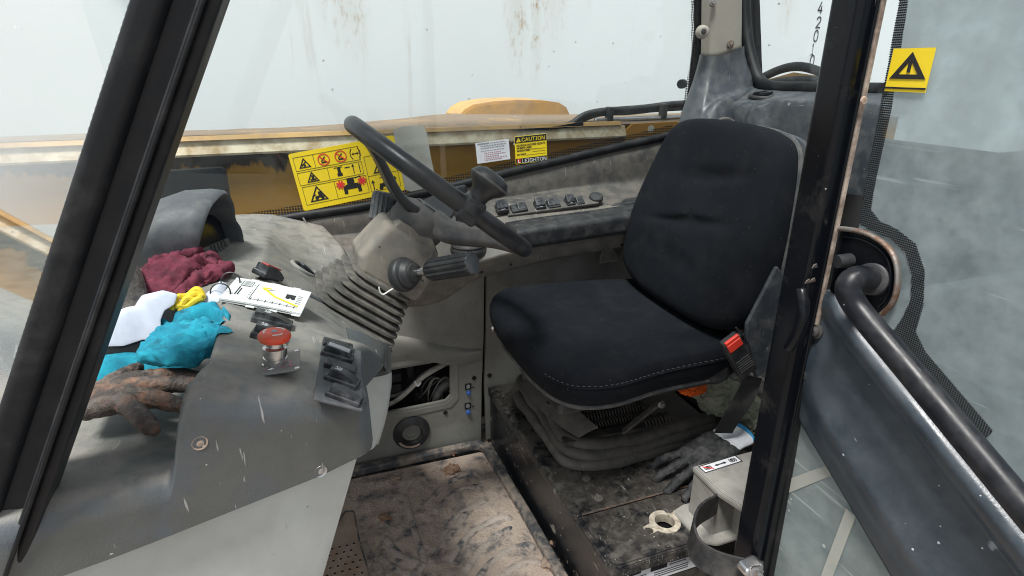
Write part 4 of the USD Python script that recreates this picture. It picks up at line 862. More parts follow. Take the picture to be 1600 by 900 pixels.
op2 = [q2(761, 421, YP), q2(760, 520, YP), q2(757.5, 600, YP)] + [(P(757, 600, y=YP)[0] + .005, .0), (1.40, .0), (1.40, .68)]
part(sc, 'rear_panel', plate(sg.Polygon(op2), .012, frame((0, YP + .015, 0), (1, 0, 0), (0, 0, 1)), .0025), 'side_panel')
# crease of the panel: a shallow swage line
part(fpn, 'swage', surf([[P(x, y, y=YP + .004) for x, y in ((560, 520), (620, 523), (700, 540), (752, 545))], [P(x, y, y=YP - .012) for x, y in ((560, 540), (640, 541), (705, 556), (752, 549))], [P(x, y, y=YP - .001) for x, y in ((560, 575), (640, 562), (712, 570), (752, 560))]], 5, 8, .002), 'side_panel', smooth=60)
for px, py, yy in ((741, 591, YP - .002), (765, 587, YP), (696, 645, YP - .002)):
    part(sc, 'plug', put(lathe([(0, .002), (.006, .002), (.0075, 0), (.0075, -.004), (0, -.004)], k=14), axis_frame(P(px, py, y=yy), (0, -1, 0))), 'void')
for px, py in ((731.5, 604), (731, 634)):
    a = part(sc, 'symbol_plate', put(rbox(.022, .022, .003, .001), frame(P(px, py, y=YP - .002), (1, 0, 0), (0, 0, 1))), 'black_print')
    part(a, 'symbol', Ink().frame(-.005, -.006, .005, .004, .0016).box(-.001, -.004, .001, .007).mesh(frame(P(px, py, y=YP - .0036), (1, 0, 0), (0, 0, 1))), 'legend', smooth=False)
    part(sc, 'blue_knob', put(lathe([(0, .010), (.006, .009), (.008, .004), (.008, 0), (0, 0)], k=16), axis_frame(P(px + .5, py + 9.5, y=YP - .001), (0, -1, 0))), 'blue_knob')
    part(sc, 'pointer', put(rbox(.007, .003, .002, .0005), frame(P(px + 8, py + 1, y=YP - .002), (1, 0, .3), (0, 0, 1))), 'black_print')
vf = axis_frame(P(643, 675.5, y=YP - .001), (0, -1, .02))
rv = part(sc, 'floor_vent', put(lathe([(.030, .004), (.034, .014), (.047, .012), (.058, .006), (.060, 0), (.060, -.004), (.026, -.004)], k=36), vf), 'black_plastic')
part(rv, 'bowl', put(lathe([(0, -.012), (.014, -.010), (.016, -.002), (.020, -.001), (.022, -.009), (.031, -.008), (.032, .008)], k=30), vf), 'black_plastic')
part(rv, 'mud_patch', put(lathe([(0, .005), (.010, .0035), (.014, -.002), (0, -.009)], k=9), vf @ trimesh.transformations.translation_matrix([.008, -.010, -.006])), 'dry_mud')
part(rv, 'mud_patch', sweep(np.array([W(vf, .047 * math.cos(a), .047 * math.sin(a), .0125) for a in np.linspace(3.6, 5.2, 12)]), circle(.004, 7, .002), up=(0, -1, 0)), 'dry_mud')
bolt_at(sc, 772, 513, 1.598, .012, 'chrome', (0, -1, 0), 'push_stud')
part(sc, 'release_lever', hull([P(x, y, y=yy) for x, y in ((938, 404), (942, 392), (956, 389), (965, 400), (966, 408), (938, 410)) for yy in (1.50, 1.54)], .004, 8), 'trim_plastic')

# wires and relays behind the service opening
wr = thing('wiring_loom', 'tangled grey and black wires and relays inside the open service hatch', 'wiring', (.28, 1.68, .25))
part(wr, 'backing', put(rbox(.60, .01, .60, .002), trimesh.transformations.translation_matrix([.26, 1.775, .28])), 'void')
part(wr, 'loom', tube([P(x, y, y=yy) for x, y, yy in ((590, 640, 1.70), (625, 622, 1.66), (652, 597, 1.64), (672, 582, 1.645), (700, 567, 1.68))], .0075, 10, 30), 'wire_white')
part(wr, 'loom', tube([P(x, y, y=yy) for x, y, yy in ((596, 622, 1.72), (632, 612, 1.70), (655, 590, 1.69), (690, 570, 1.72))], .006, 8, 24), 'wire_grey')
rng = np.random.default_rng(5)
for i in range(9):
    x0 = 660 + i * 4 + rng.uniform(-3, 3)
    part(wr, 'wire', tube([P(x0 - 4 + rng.uniform(-6, 6), 626 + rng.uniform(-4, 6), y=1.68), P(x0 + rng.uniform(-5, 5), 606, y=1.655), P(x0 + 12, 592 + rng.uniform(-3, 3), y=1.66), P(x0 + 24, 594 + rng.uniform(-3, 6), y=1.67), P(x0 + 34, 612, y=1.69)], .0026, 6, 20), 'wire_grey' if i % 3 else 'wire_black')
part(wr, 'loom', tube([P(x, y, y=1.645) for x, y in ((681, 632), (684, 616), (692, 605), (705, 598))], .014, 10, 16), 'hose_rubber')
for px, py, a, b in ((618, 588, .035, .03), (618, 604, .035, .03), (655, 618, .03, .035), (640, 578, .02, .05)):
    part(wr, 'relay', put(rbox(a, .03, b, .003), trimesh.transformations.translation_matrix(P(px, py, y=1.69))), 'pillar_grey')
part(wr, 'tie', tube([P(x, y, y=1.63) for x, y in ((648, 596), (653, 603), (657, 598))], .003, 6, 10), 'white_print')

# ================================================================== DASHBOARD
def xr_of(y): return np.interp(y, [.4, .62, .80, .86, 1.05, 1.25, 1.45, 1.75], [.046, .046, .052, .092, .125, .13, .10, .05])
def yn_of(x): return np.interp(x, [-.8, -.30, -.21, .05], [.475, .535, .555, .632])
def dash_h(x, y):
    x = np.asarray(x, float); y = np.asarray(y, float)
    k = np.interp(y, [.5, .75, 1.0, 1.4, 1.75], [.44, .44, .34, .22, .10])
    z = np.interp(y, [.5, .65, 1.0, 1.5, 1.75], [.864, .862, .848, .822, .805])
    xs = x + .05
    z = z - k * np.where(xs > -.085, xs, -.085 + .25 * (xs + .085))
    # the middle part falls away steeply under the steering column
    far = ss(y, .80, .90)
    z = z - far * (.90 - k) * np.maximum(x - np.interp(y, [.80, .95, 1.08, 1.7], [-.01, -.045, -.085, -.085]), 0) * (1 - .70 * ss(y, 1.30, 1.55))
    # tray with the gloves
    t = ss(-.118 - x - .22 * np.clip(.66 - y, 0, 1), 0, .030) * (1 - ss(y, .80, .90))
    z = z - .105 * t * (.86 + .14 * ss(y - yn_of(x), .006, .070))
    # shallow dish in the far corner and general unevenness of a moulding
    z = z - .012 * np.exp(-(((x + .02) / .07) ** 2 + ((y - 1.45) / .14) ** 2))
    return z + .0022 * (fbm(np.stack([x * 14, y * 14, 0 * x], -1), 3, 2) - .5)
ys_ = np.linspace(1.735, .66, 40)
right = [(xr_of(y), y) for y in ys_]
corner = [(.046, .66), (.0445, .648), (.040, .640), (.031, .633), (.018, .628)]
nearl = [(x, float(yn_of(x))) for x in np.linspace(-.02, -.80, 24)]
dpoly = sg.Polygon(right + corner + nearl + [(-.80, 1.735)]).buffer(.012).buffer(-.012)
dash = thing('dashboard', 'scuffed grey moulded dashboard with rocker switches and red emergency stop, above a pale lower panel', 'dashboard', (-.1, .9, .3))
def dash_top(x, y, d):
    def dr(dd, R):
        q = np.clip(R - dd, 0, R); return R - np.sqrt(np.maximum(R * R - q * q, 0))
    w_ = ss(y, .80, .66)
    return dash_h(x, y) - dr(d, .016 + .016 * w_ * ss(xr_of(y) - x, .0, .03))
top = sheet(dpoly, dash_top, .0062, 0, lambda x, y: np.where(y < .95, .742, np.where(x > -.2, .742 - .13 * ss(y, .95, 1.0), .742)), rings=(0, .0006, .002, .005, .009, .014, .020, .028, .037, .047))
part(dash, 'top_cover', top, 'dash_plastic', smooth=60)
def hit(px, py, lift=0.0):
    """where this spot of the photograph lies on the dashboard's moulded top"""
    d = FWD + RGT * (px - 800) / FOC - UPV * (py - 450) / FOC
    t = np.linspace(.3, 2.4, 4000); q = EYE + d * t[:, None]
    i = np.argmax(q[:, 2] < dash_h(q[:, 0], q[:, 1]) + lift)
    return q[i]
def dnorm(p, e=.012):
    gx_ = (dash_h(p[0] + e, p[1]) - dash_h(p[0] - e, p[1])) / (2 * e); gy_ = (dash_h(p[0], p[1] + e) - dash_h(p[0], p[1] - e)) / (2 * e)
    return unit([-float(gx_), -float(gy_), 1])
def dframe(px, py, xdir=(1, 0, 0), lift=0.0, toward=None):
    p = hit(px, py); n = dnorm(p)
    x = np.array(xdir, float) if toward is None else hit(*toward) - p
    return frame(p + n * lift, x, z=n)
# pale lower panel, tapering forward towards the floor
outl = np.array(dpoly.intersection(sg.box(-2, 0, 2, .87)).buffer(-.014).exterior.coords)[:-1]
k = outl[(outl[:, 1] < 1.70)]
def lower(z):
    s = (z - .745) / .745
    o = outl.copy(); o[:, 0] += .27 * s; o[:, 1] = np.minimum(o[:, 1], 1.58) + .04 * s * (o[:, 1] < 1.0)
    return np.c_[o, np.full(len(o), z)]
G = np.stack([lower(z) for z in (.752, .742, .70, .6, .5, .4, .3, .2, .1, -.01)])
G = np.concatenate([G, G[:, :1]], 1)
part(dash, 'lower_panel', gridmesh(G), 'dash_base', smooth=50)
# screws along the near face
for px, py, mt in ((501, 736, 'steel'), (312, 692, 'dry_mud')):
    x_, y_, z_ = P(px, py, y=.60)
    for _ in range(3):
        yy = float(yn_of(P(px, py, y=y_)[0])); y_ = yy + .001
    q = P(px, py, y=y_)
    part(dash, 'screw', put(lathe([(0, .0015), (.0035, .001), (.0052, .0002), (.0075, .0015), (.0085, 0), (.0085, -.004), (0, -.004)], k=16), axis_frame(q, (.27, -1, .05))), mt)
# emergency stop on its engraved plate
Fp = dframe(426, 573, lift=.0045)
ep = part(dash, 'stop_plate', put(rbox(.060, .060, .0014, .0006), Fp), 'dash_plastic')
for sx in (-1, 1):
    for sy in (-1, 1):
        part(ep, 'plate_screw', put(rbox(.006, .003, .0025, .001), Fp @ trimesh.transformations.translation_matrix([sx * .026, sy * .025, .0009])), 'chrome')
part(ep, 'engraving', Ink().box(-.025, -.016, -.024, .015).box(-.022, -.014, -.0205, .012).box(-.0195, -.014, -.018, .010).box(.018, -.016, .0195, .002).box(-.0255, -.0165, .024, -.0158).mesh(shift(Fp, .0008)), 'pink_print', smooth=False)
Fb = dframe(431, 576); ax = unit(Fb[:3, 2] + np.array([.10, -.02, 0])); Fb = axis_frame(Fb[:3, 3], ax); Fb[:3, :3] *= .92; Fb[:3, 2] *= 1.22
es = part(dash, 'emergency_stop', put(lathe([(0, .006), (.0168, .006), (.0178, .004), (.0178, 0), (0, 0)], k=6), Fb), 'chrome')
part(es, 'collar', put(lathe([(.013, .005), (.0148, .006), (.0148, .014), (.0135, .0145), (.0135, .0165), (.0148, .017), (.0148, .025), (.0125, .026), (.0105, .0265), (.0105, .034), (0, .034)], k=28), Fb), 'chrome')
part(es, 'mushroom_button', put(lathe([(0, .0325), (.0140, .0325), (.0185, .0335), (.0200, .0365), (.0195, .0395), (.0165, .0420), (.0090, .0428), (0, .0430)], k=36), Fb), 'red_button', smooth=60)
part(es, 'centre_mark', put(lathe([(0, .0436), (.0038, .0434), (.0042, .0425), (0, .0425)], k=14), Fb), 'grey_print')
arrow = Ink()
for a0 in (20, 140, 260):
    arrow.line([(.0125 * math.cos(math.radians(a)), .0125 * math.sin(math.radians(a))) for a in range(a0, a0 + 70, 10)], .0016)
part(es, 'turn_arrows', arrow.mesh(shift(Fb, .0424), .0006), 'laminate', smooth=False)
# rocker switches
def rocker(F_, L=.040, Wd=.0185, hi=.013, lens=None, label=None, legend=True, tilt=1):
    k = part(dash, 'rocker_switch', put(rbox(L + .006, Wd + .005, .010, .002), F_ @ trimesh.transformations.translation_matrix([0, 0, .001])), 'switch_black', label=label)
    prof = [(-L / 2, .004), (L / 2, .004), (L / 2, hi * (.45 if tilt > 0 else 1)), (L * .25, hi * (.78 if tilt > 0 else 1.02)), (0, hi * .95), (-L * .25, hi * (1.02 if tilt > 0 else .78)), (-L / 2, hi * (1 if tilt > 0 else .45))]
    b = plate(sg.Polygon(prof), Wd, F_ @ np.array([[1, 0, 0, 0], [0, 0, -1, Wd / 2], [0, 1, 0, 0], [0, 0, 0, 1.0]]), .0015)
    part(k, 'rocker', b, 'switch_black')
    if lens: part(k, 'lens', put(rbox(L * .8, Wd * .62, .003, .001), F_ @ trimesh.transformations.translation_matrix([-.001, .001, hi * .98]) @ trimesh.transformations.rotation_matrix(.06, [0, 1, 0])), lens)
    if legend:
        I = Ink().box(-.012, -.004, -.004, -.0028).box(-.010, -.001, -.003, .0002).box(-.008, .0024, -.004, .0036).box(-.0115, .0015, -.0095, .004)
        part(k, 'legend', I.mesh(F_ @ trimesh.transformations.translation_matrix([-.001, 0, hi * 1.0 + .0004]) @ trimesh.transformations.rotation_matrix(.05, [0, 1, 0])), 'legend', smooth=False)
    return k
def fr2(a, b, lift=0.0):
    F_ = dframe((a[0] + b[0]) / 2, (a[1] + b[1]) / 2, toward=b, lift=lift); return F_, np.linalg.norm(hit(*b) - hit(*a))
F_, L = fr2((396, 428), (440, 437), .003); rocker(F_, L, .021, .017, 'red_plastic', 'black rocker switch with faded red lens', False)
F_, L = fr2((396, 500), (452, 513), .003); rocker(F_, L, .019, .013)
F_, L = fr2((396, 524), (440, 536), .003); rocker(F_, L, .019, .015)
# right hand switch bank in its recess
bk = [hit(x, y) for x, y in ((498, 533), (553, 548), (566, 640), (512, 628))]
Fk = frame(sum(bk) / 4, bk[1] - bk[0], z=dnorm(sum(bk) / 4))
wk, hk = np.linalg.norm(bk[1] - bk[0]), np.linalg.norm(bk[3] - bk[0])
part(dash, 'switch_bank', put(rbox(wk + .006, hk + .006, .004, .0015), Fk), 'hood_plastic')
for i, (a, b, hi, lens) in enumerate((((505, 538), (548, 549), .004, None), ((503, 552), (549, 566), .013, 'grey_print'), ((508, 570), (553, 584), .006, None), ((510, 590), (557, 607), .014, None), ((512, 616), (561, 634), .011, None))):
    F_, L = fr2(a, b, .002); rocker(F_, L * .92, .0175, hi, lens, None, i in (3,), 1)
# side of the moulding below the gaiter, and the pale knee panel under it
G = surf([[P(540, 512, y=.90), P(575, 526, y=.91), P(603, 540, y=.935), P(606, 541, y=.99)], [P(548, 545, y=.885), P(580, 556, y=.895), P(604, 563, y=.92), P(607, 563, y=.99)], [P(560, 592, y=.87), P(585, 588, y=.88), P(604, 583, y=.91), P(607, 583, y=.99)]], 6, 6)
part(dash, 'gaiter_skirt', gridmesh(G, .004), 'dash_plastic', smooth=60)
G = surf([[P(556, 592, y=.885), P(585, 588, y=.895), P(605, 583, y=.92), P(608, 583, y=1.0)], [P(556, 640, y=.875), P(583, 640, y=.885), P(600, 636, y=.91), P(603, 636, y=1.0)], [P(556, 705, y=.86), P(576, 702, y=.87), P(584, 694, y=.89), P(588, 694, y=1.0)]], 6, 6)
part(dash, 'knee_panel', gridmesh(G, .004), 'dash_base', smooth=60)
# ring and latch in front of the column gaiter
Fr = dframe(478, 424, toward=(510, 438))
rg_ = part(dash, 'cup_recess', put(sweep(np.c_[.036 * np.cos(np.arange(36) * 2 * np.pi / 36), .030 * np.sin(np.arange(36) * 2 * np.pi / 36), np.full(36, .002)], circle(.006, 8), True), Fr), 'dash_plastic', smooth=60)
part(rg_, 'well', put(lathe([(0, .001), (.026, .0015), (.030, .003), (.030, -.002), (0, -.002)], k=28), Fr), 'void')
part(rg_, 'lid', put(rbox(.052, .020, .006, .003), Fr @ trimesh.transformations.translation_matrix([.004, .002, .006]) @ trimesh.transformations.rotation_matrix(.25, [0, 1, 0])), 'hood_plastic')
part(dash, 'slot_trim', put(rbox(.055, .018, .006, .003), dframe(486, 463, toward=(508, 474))), 'hood_plastic')
# moulded joint between dash and side console
sm = [P(x, y, y=yy) for x, y, yy in ((474, 341, 1.72), (482, 355, 1.68), (497, 382, 1.60), (512, 405, 1.53), (522, 420, 1.49))]
part(dash, 'joint_strip', tube(sm, .003, 8, 24), 'trim_plastic')

# instrument pod: arched hood over a display that faces the driver
pod = part(dash, 'instrument_pod', put(rbox(.02, .02, .01, .002), trimesh.transformations.translation_matrix([-.30, 1.2, .84])), 'hood_plastic')
A_, B_, T_ = P(304, 409, y=1.08), P(373, 353, y=1.30), P(349, 297, y=1.20)
A2, B2 = A_ + np.array([0, 0, -.02]), P(372, 386, y=1.30)
mouth = spline([A_ + [0, 0, -.04], A_, P(309, 368, y=1.075), P(322, 325, y=1.10), P(335, 306, y=1.15), T_, P(362, 318, y=1.25), P(366, 342, y=1.29), B_, B_ + [0, 0, -.06]], 40)
cen = mouth.mean(0)
rows = []
for f, dx, sc_ in ((0, 0, 1.0), (.12, -.018, 1.02), (.35, -.06, 1.02), (.65, -.115, .93), (.88, -.165, .75), (1.0, -.20, .55)):
    r_ = mouth.copy(); r_[:, 0] += dx; zb_ = .80
    r_[:, 2] = zb_ + (r_[:, 2] - zb_) * sc_; r_[:, 1] = cen[1] + (r_[:, 1] - cen[1]) * (1 + .06 * f)
    rows.append(r_)
inn = mouth.copy(); inn[:, 2] = .80 + (inn[:, 2] - .80) * .93; inn[:, 1] = cen[1] + (inn[:, 1] - cen[1]) * .94
rows = [inn + [-.13, 0, -.0], inn + [-.03, 0, 0], inn + [-.002, 0, 0], (inn + mouth) / 2 + [.004, 0, 0]] + rows
part(pod, 'hood', gridmesh(np.stack(rows)), 'hood_plastic', smooth=60)
# display panel leaning back inside
dq = [P(x, y, y=yy) for x, y, yy in ((312, 412, 1.095), (367, 386, 1.275), (355, 352, 1.275), (318, 343, 1.105))]
dq[2] += [-.03, 0, 0]; dq[3] += [-.03, 0, 0]
Fd = frame(sum(dq) / 4, dq[1] - dq[0], dq[3] - dq[0]); wd_, hd_ = np.linalg.norm(dq[1] - dq[0]), np.linalg.norm(dq[3] - dq[0])
part(pod, 'display', put(rbox(wd_, hd_ * 1.1, .012, .004), shift(Fd, -.008)), 'gloss_black')
part(pod, 'button_panel', put(rbox(wd_ * .96, hd_ * .42, .006, .003), shift(Fd, .001) @ trimesh.transformations.translation_matrix([0, -hd_ * .34, 0])), 'hood_plastic')
for r_ in range(2):
    for c_ in range(9 if r_ == 0 else 5):
        part(pod, 'key', put(rbox(.009, .014, .003, .001), shift(Fd, .0045) @ trimesh.transformations.translation_matrix([wd_ * (-.42 + .095 * c_ + (.36 if r_ else 0)), -hd_ * (.42 - .19 * r_), 0])), 'switch_black')

# ================================================================== STEERING COLUMN AND WHEEL
YC = 1.20
TA = math.radians(41.0)
wn_ = np.array([math.sin(TA), 0, math.cos(TA)]); wt = np.array([math.cos(TA), 0, -math.sin(TA)]); wy = np.array([0, 1.0, 0])
we0, we1 = P(553, 196, y=YC), P(806, 379, y=YC)
wc = (we0 + we1) / 2; wr_ = np.linalg.norm(we1 - we0) / 2
wt = unit(we1 - we0); vw = unit(wc - EYE); vp_ = unit(vw - wt * (vw @ wt)); wy = unit(.35 * (wy - wt * (wy @ wt)) + .65 * vp_); wn_ = unit(np.cross(wy, wt))
if wn_[2] < 0: wn_ = -wn_
WF = frame(wc, wt, wy); 
if WF[2, 2] < 0: WF = frame(wc, wt, -wy)
wnz = WF[:3, 2]; wyy = WF[:3, 1]
sw_ = thing('steering_wheel', 'black rubber steering wheel with three spokes and a spinner knob on its rim', 'steering wheel', wc)
a = np.arange(96) * 2 * np.pi / 96
rim = np.c_[wr_ * np.cos(a), wr_ * np.sin(a), np.zeros(96)]
part(sw_, 'rim', put(sweep(rim, circle(.0185, 20, .0175), True, up=(0, 0, 1)), WF), 'wheel_rubber', smooth=80)
hz = -.075
part(sw_, 'hub', put(lathe([(0, .030), (.030, .028), (.052, .018), (.060, .002), (.062, -.02), (.056, -.045), (.045, -.06), (0, -.06)], k=40), WF @ trimesh.transformations.translation_matrix([0, 0, hz])), 'hub_plastic', smooth=50)
part(sw_, 'hub_cap', put(lathe([(0, .034), (.022, .033), (.030, .030), (.031, .026), (0, .026)], k=32), WF @ trimesh.transformations.translation_matrix([0, 0, hz])), 'wheel_rubber')
for ang in (183, -38, 62):
    c, s = math.cos(math.radians(ang)), math.sin(math.radians(ang))
    pts = [np.array([c * r, s * r, z]) for r, z in ((.030, hz + .008), (.060, hz + .010), (.10, hz + .026), (.15, -.022), (wr_ * .98, -.001))]
    wscale = np.interp(np.linspace(0, 1, 20), [0, .4, 1], [1.25, 1.0, .72])
    part(sw_, 'spoke', put(sweep(spline(pts, 20), rrect(.078, .018, .008) if ang != -38 else rrect(.060, .046, .014), up=(0, 0, 1), scale=wscale), WF), 'hub_plastic' if ang < 0 else 'wheel_rubber', smooth=60)
# spinner knob
ka = math.acos(.46) * (1 if wyy[1] < 0 else -1)
kp = np.array([wr_ * math.cos(ka), wr_ * math.sin(ka), 0])
def proj(p):
    q = np.asarray(p) - EYE; w_ = q @ FWD; return np.array([800 + FOC * (q @ RGT) / w_, 450 - FOC * (q @ UPV) / w_])
kp = min((np.array([wr_ * math.cos(t), wr_ * math.sin(t), 0]) for t in np.arange(0, 2 * math.pi, .02) if W(WF, wr_ * math.cos(t), wr_ * math.sin(t), 0)[1] < wc[1]), key=lambda p: np.linalg.norm(proj(W(WF, *p)) - (735, 326)))
KF = axis_frame(W(WF, *kp), wnz); KF[:3, :3] *= 1.22
kn = part(sw_, 'spinner_knob', put(lathe([(0, .066), (.016, .065), (.026, .060), (.0305, .052), (.0305, .047), (.027, .041), (.019, .034), (.0150, .026), (.0140, .018), (.016, .012), (.019, .008), (.019, -.004), (0, -.004)], k=36), KF), 'wheel_rubber', smooth=60)
part(kn, 'knob_band', put(sweep(np.c_[.0300 * np.cos(a[::3]), .0300 * np.sin(a[::3]), np.full(32, .0495)], circle(.0022, 8), True), KF), 'hub_plastic')
part(kn, 'clamp', put(rbox(.034, .030, .040, .006), KF @ trimesh.transformations.translation_matrix([0, 0, 0])), 'black_plastic')

col = thing('steering_column', 'dusty beige steering column shroud on a ribbed rubber gaiter, with two stalk levers', 'steering column', wc - wnz * .33)
def WL(t, y, n): return W(WF, t, y, n)
SGN = 1 if wyy[1] < 0 else -1     # local +y towards the camera?
yn_ = lambda v: v * SGN           # v > 0: towards the camera
sh_pts = [(-.050, .062, -.125), (.030, .062, -.118), (.062, .050, -.150), (.078, .058, -.205), (.060, .072, -.222), (-.010, .080, -.232), (-.066, .070, -.215), (-.072, .066, -.165),
          (-.050, -.062, -.125), (.030, -.062, -.118), (.062, -.050, -.150), (.078, -.058, -.205), (.060, -.072, -.222), (-.010, -.080, -.232), (-.066, -.070, -.215), (-.072, -.066, -.165)]
part(col, 'shroud', put(hull([(t, yn_(v * f), n) for v in (-.050, .050) for t, n, f in ((-.052, -.128, 1), (.040, -.124, 1), (.060, -.150, 1), (.064, -.212, 1.05), (.040, -.218, 1.1), (-.050, -.218, 1.1), (-.062, -.200, 1.05))], .016, 20), WF), 'shroud_plastic', smooth=40)
part(col, 'shroud_joint', put(sweep(np.array([(t, yn_(.0665), n) for t, n in ((-.058, -.165), (.0, -.172), (.062, -.178))]), circle(.0016, 6)), WF), 'black_plastic')
part(col, 'upper_shroud', put(hull([(t, yn_(v), n) for v in (-.055, .055) for t, n in ((-.045, -.104), (.028, -.100), (.052, -.116), (.075, -.150), (.066, -.160), (-.050, -.118))], .005, 10), WF), 'shroud_plastic', smooth=40)
part(col, 'column_tube', put(lathe([(0, .0), (.040, .0), (.046, -.02), (.046, -.30), (0, -.30)], k=28), WF @ trimesh.transformations.translation_matrix([0, 0, -.115])), 'black_plastic')
cl = [(.058, .078, -.212), (.058, .083, -.236), (.082, .083, -.226), (.092, .078, -.212)]
part(col, 'wire_clip', tube([P(x, y, y=1.105) for x, y in ((592, 449), (594, 456), (598, 460), (606, 456), (616, 450))], .0016, 6, 14), 'white_print')
# gaiter: stacked folds, one mesh each
NF = 8
def rring(t0, ht, hy, n, r=.03): 
    q = rrect(2 * ht, 2 * hy, r, 6); return np.c_[t0 + q[:, 0], q[:, 1], np.full(len(q), n)]
for i in range(NF):
    f0, f1 = i / NF, (i + 1) / NF
    n0, n1 = -.222 - .125 * f0, -.222 - .125 * f1
    def dims(f): return .058 + .038 * f, .072 + .026 * f, -.002 - .010 * f
    h0, y0, c0_ = dims(f0); h1, y1, c1_ = dims(f1)
    hm, ym = (h0 + h1) / 2 + .0085, (y0 + y1) / 2 + .0085
    rings = [rring(c0_, h0 - .006, y0 - .006, n0), rring(c0_, h0 - .002, y0 - .002, n0 - .001), rring((c0_ + c1_) / 2, hm, ym, (n0 + n1) / 2 + .0025), rring((c0_ + c1_) / 2, hm, ym, (n0 + n1) / 2 - .0025), rring(c1_, h1 - .002, y1 - .002, n1 + .001), rring(c1_, h1 - .006, y1 - .006, n1)]
    G = np.stack(rings); G = np.concatenate([G, G[:, :1]], 1)
    part(col, 'gaiter_fold', put(gridmesh(G), WF), 'bellows_rubber', smooth=50)
part(col, 'gaiter_base', put(plate(sg.Polygon(rrect(.205, .215, .035, 6)), .012, np.eye(4), .004), WF @ trimesh.transformations.translation_matrix([-.006, 0, -.360])), 'bellows_rubber')
# near stalk: rubber boot, thin stem, ribbed grip
def Y2(px, py, y): return P(px, py, y=y)
s0, s1, s2, s3 = Y2(636, 428, 1.110), Y2(655, 426, 1.07), Y2(660, 425, 1.062), Y2(738, 411, .985)
SA = unit(s3 - s0); SFm = axis_frame(s0, SA)
L0 = np.linalg.norm(s2 - s0); L1 = np.linalg.norm(s3 - s0)
st = part(col, 'indicator_stalk', put(lathe([(0, -.02), (.034, -.02), (.036, -.008), (.034, -.002), (.030, 0), (.030, .006), (.027, .008), (.024, .016), (.020, .018), (.019, .024), (0, .026)], k=32), SFm), 'black_rubber', smooth=50)
part(st, 'stem', put(lathe([(.0075, .015), (.0075, L0 * .8), (.010, L0 * .82), (.010, L0 * 1.02), (0, L0 * 1.02)], k=18), SFm), 'chrome')
aa = np.arange(64) * 2 * np.pi / 64
gp_ = np.c_[np.cos(aa), np.sin(aa)] * (.0215 + .0012 * np.sign(np.sin(aa * 14)))[:, None]
part(st, 'grip', sweep(s0 + SA * np.linspace(L0 * 1.0, L1, 16)[:, None], gp_, scale=np.r_[.62, .86, np.full(12, 1.0), 1.0, .95]), 'black_plastic', smooth=30)
part(st, 'end_cap', put(lathe([(0, .003), (.012, .0028), (.0195, .0015), (.0208, -.002), (0, -.002)], k=28), axis_frame(s3, SA)), 'hood_plastic')
# far stalk: only its knob stands up behind the shroud
f0 = Y2(594, 334, 1.27); f1 = Y2(599, 300, 1.275); FA = unit(f1 - f0)
ft = part(col, 'far_stalk', put(lathe([(0, -.06), (.010, -.06), (.010, -.01), (0, -.01)], k=16), axis_frame(f0, FA)), 'black_plastic')
part(ft, 'grip', sweep(f0 + FA * np.linspace(-.015, np.linalg.norm(f1 - f0), 14)[:, None], gp_ * 1.02, scale=np.r_[.9, 1.05, np.full(10, 1.0), .97, .86]), 'hood_plastic', smooth=30)

# joystick on the shelf
jk = thing('joystick', 'black joystick lever in a stepped rubber boot, half hidden behind the steering wheel', 'lever', P(732, 398, y=1.53))
jb = P(732, 392, y=1.52)
part(jk, 'boot', put(lathe([(0, .052), (.020, .052), (.026, .046), (.036, .040), (.039, .034), (.036, .030), (.046, .026), (.050, .019), (.047, .014), (.051, .010), (.052, .002), (.050, -.006), (0, -.006)], k=36), axis_frame(jb, (0, 0, 1))), 'black_rubber', smooth=40)
jt = P(711, 296, y=1.56)
part(jk, 'stem', tube([jb + [0, 0, .04], jb * .6 + jt * .4 + [0, 0, .0], jt - [0, 0, .02]], .014, 12, 12), 'black_plastic')
part(jk, 'grip', put(hull([(-.018, -.016, -.05), (.018, -.016, -.05), (-.02, -.02, .0), (.02, -.02, .0), (-.02, .02, 0), (.02, .02, 0), (-.018, .016, -.05), (.018, .016, -.05)], .008), axis_frame(jt, unit(jt - jb))), 'wheel_rubber')

# ================================================================== SEAT BOX AND FLOOR MAT
ZB = .209
bx = thing('seat_box', 'black painted steel seat plinth, dusty and chipped, under the operator seat', 'seat base', (.85, 1.2, 0))
bp = sg.Polygon([(.498, 1.598), (.516, .815), (.53, .80), (1.40, .80), (1.40, 1.598)])
seam_y = .967
far_p = bp.intersection(sg.box(.4, seam_y + .001, 2, 2)); near_p = bp.intersection(sg.box(.4, .5, 2, seam_y - .001)).difference(sg.Point(.697, .879).buffer(.026, 16))
hb = lambda x, y: ZB + .0016 * (fbm(np.stack([x * 9, y * 9, 0 * x], -1), 3, 5) - .5)
part(bx, 'top_plate', sheet(sg.Polygon(far_p.exterior), lambda x, y, d: hb(x, y) - .0015, .014, .006, ZB - .03), 'box_paint', smooth=50)
tn = plate(near_p, .03, np.array([[1, 0, 0, 0], [0, 1, 0, 0], [0, 0, 1, ZB - .03], [0, 0, 0, 1.0]]), .010)
part(bx, 'front_top_plate', tn, 'box_paint', smooth=50)
part(bx, 'seam', put(rbox(.40, .0045, .003, .001), trimesh.transformations.translation_matrix([.73, seam_y, ZB - .0013])), 'rust_line', label='rusty dirt line along the joint')
part(bx, 'side_plate', gridmesh(np.array([[[.503, 1.595, ZB - .02], [.520, .83, ZB - .02], [.528, .812, ZB - .02]], [[.503, 1.595, -.01], [.520, .83, -.01], [.528, .812, -.01]]]), (.012, 0, 0)), 'box_side')
part(bx, 'near_plate', put(rbox(.90, .014, ZB - .01, .003), trimesh.transformations.translation_matrix([.975, .818, ZB / 2 - .012])), 'box_paint')
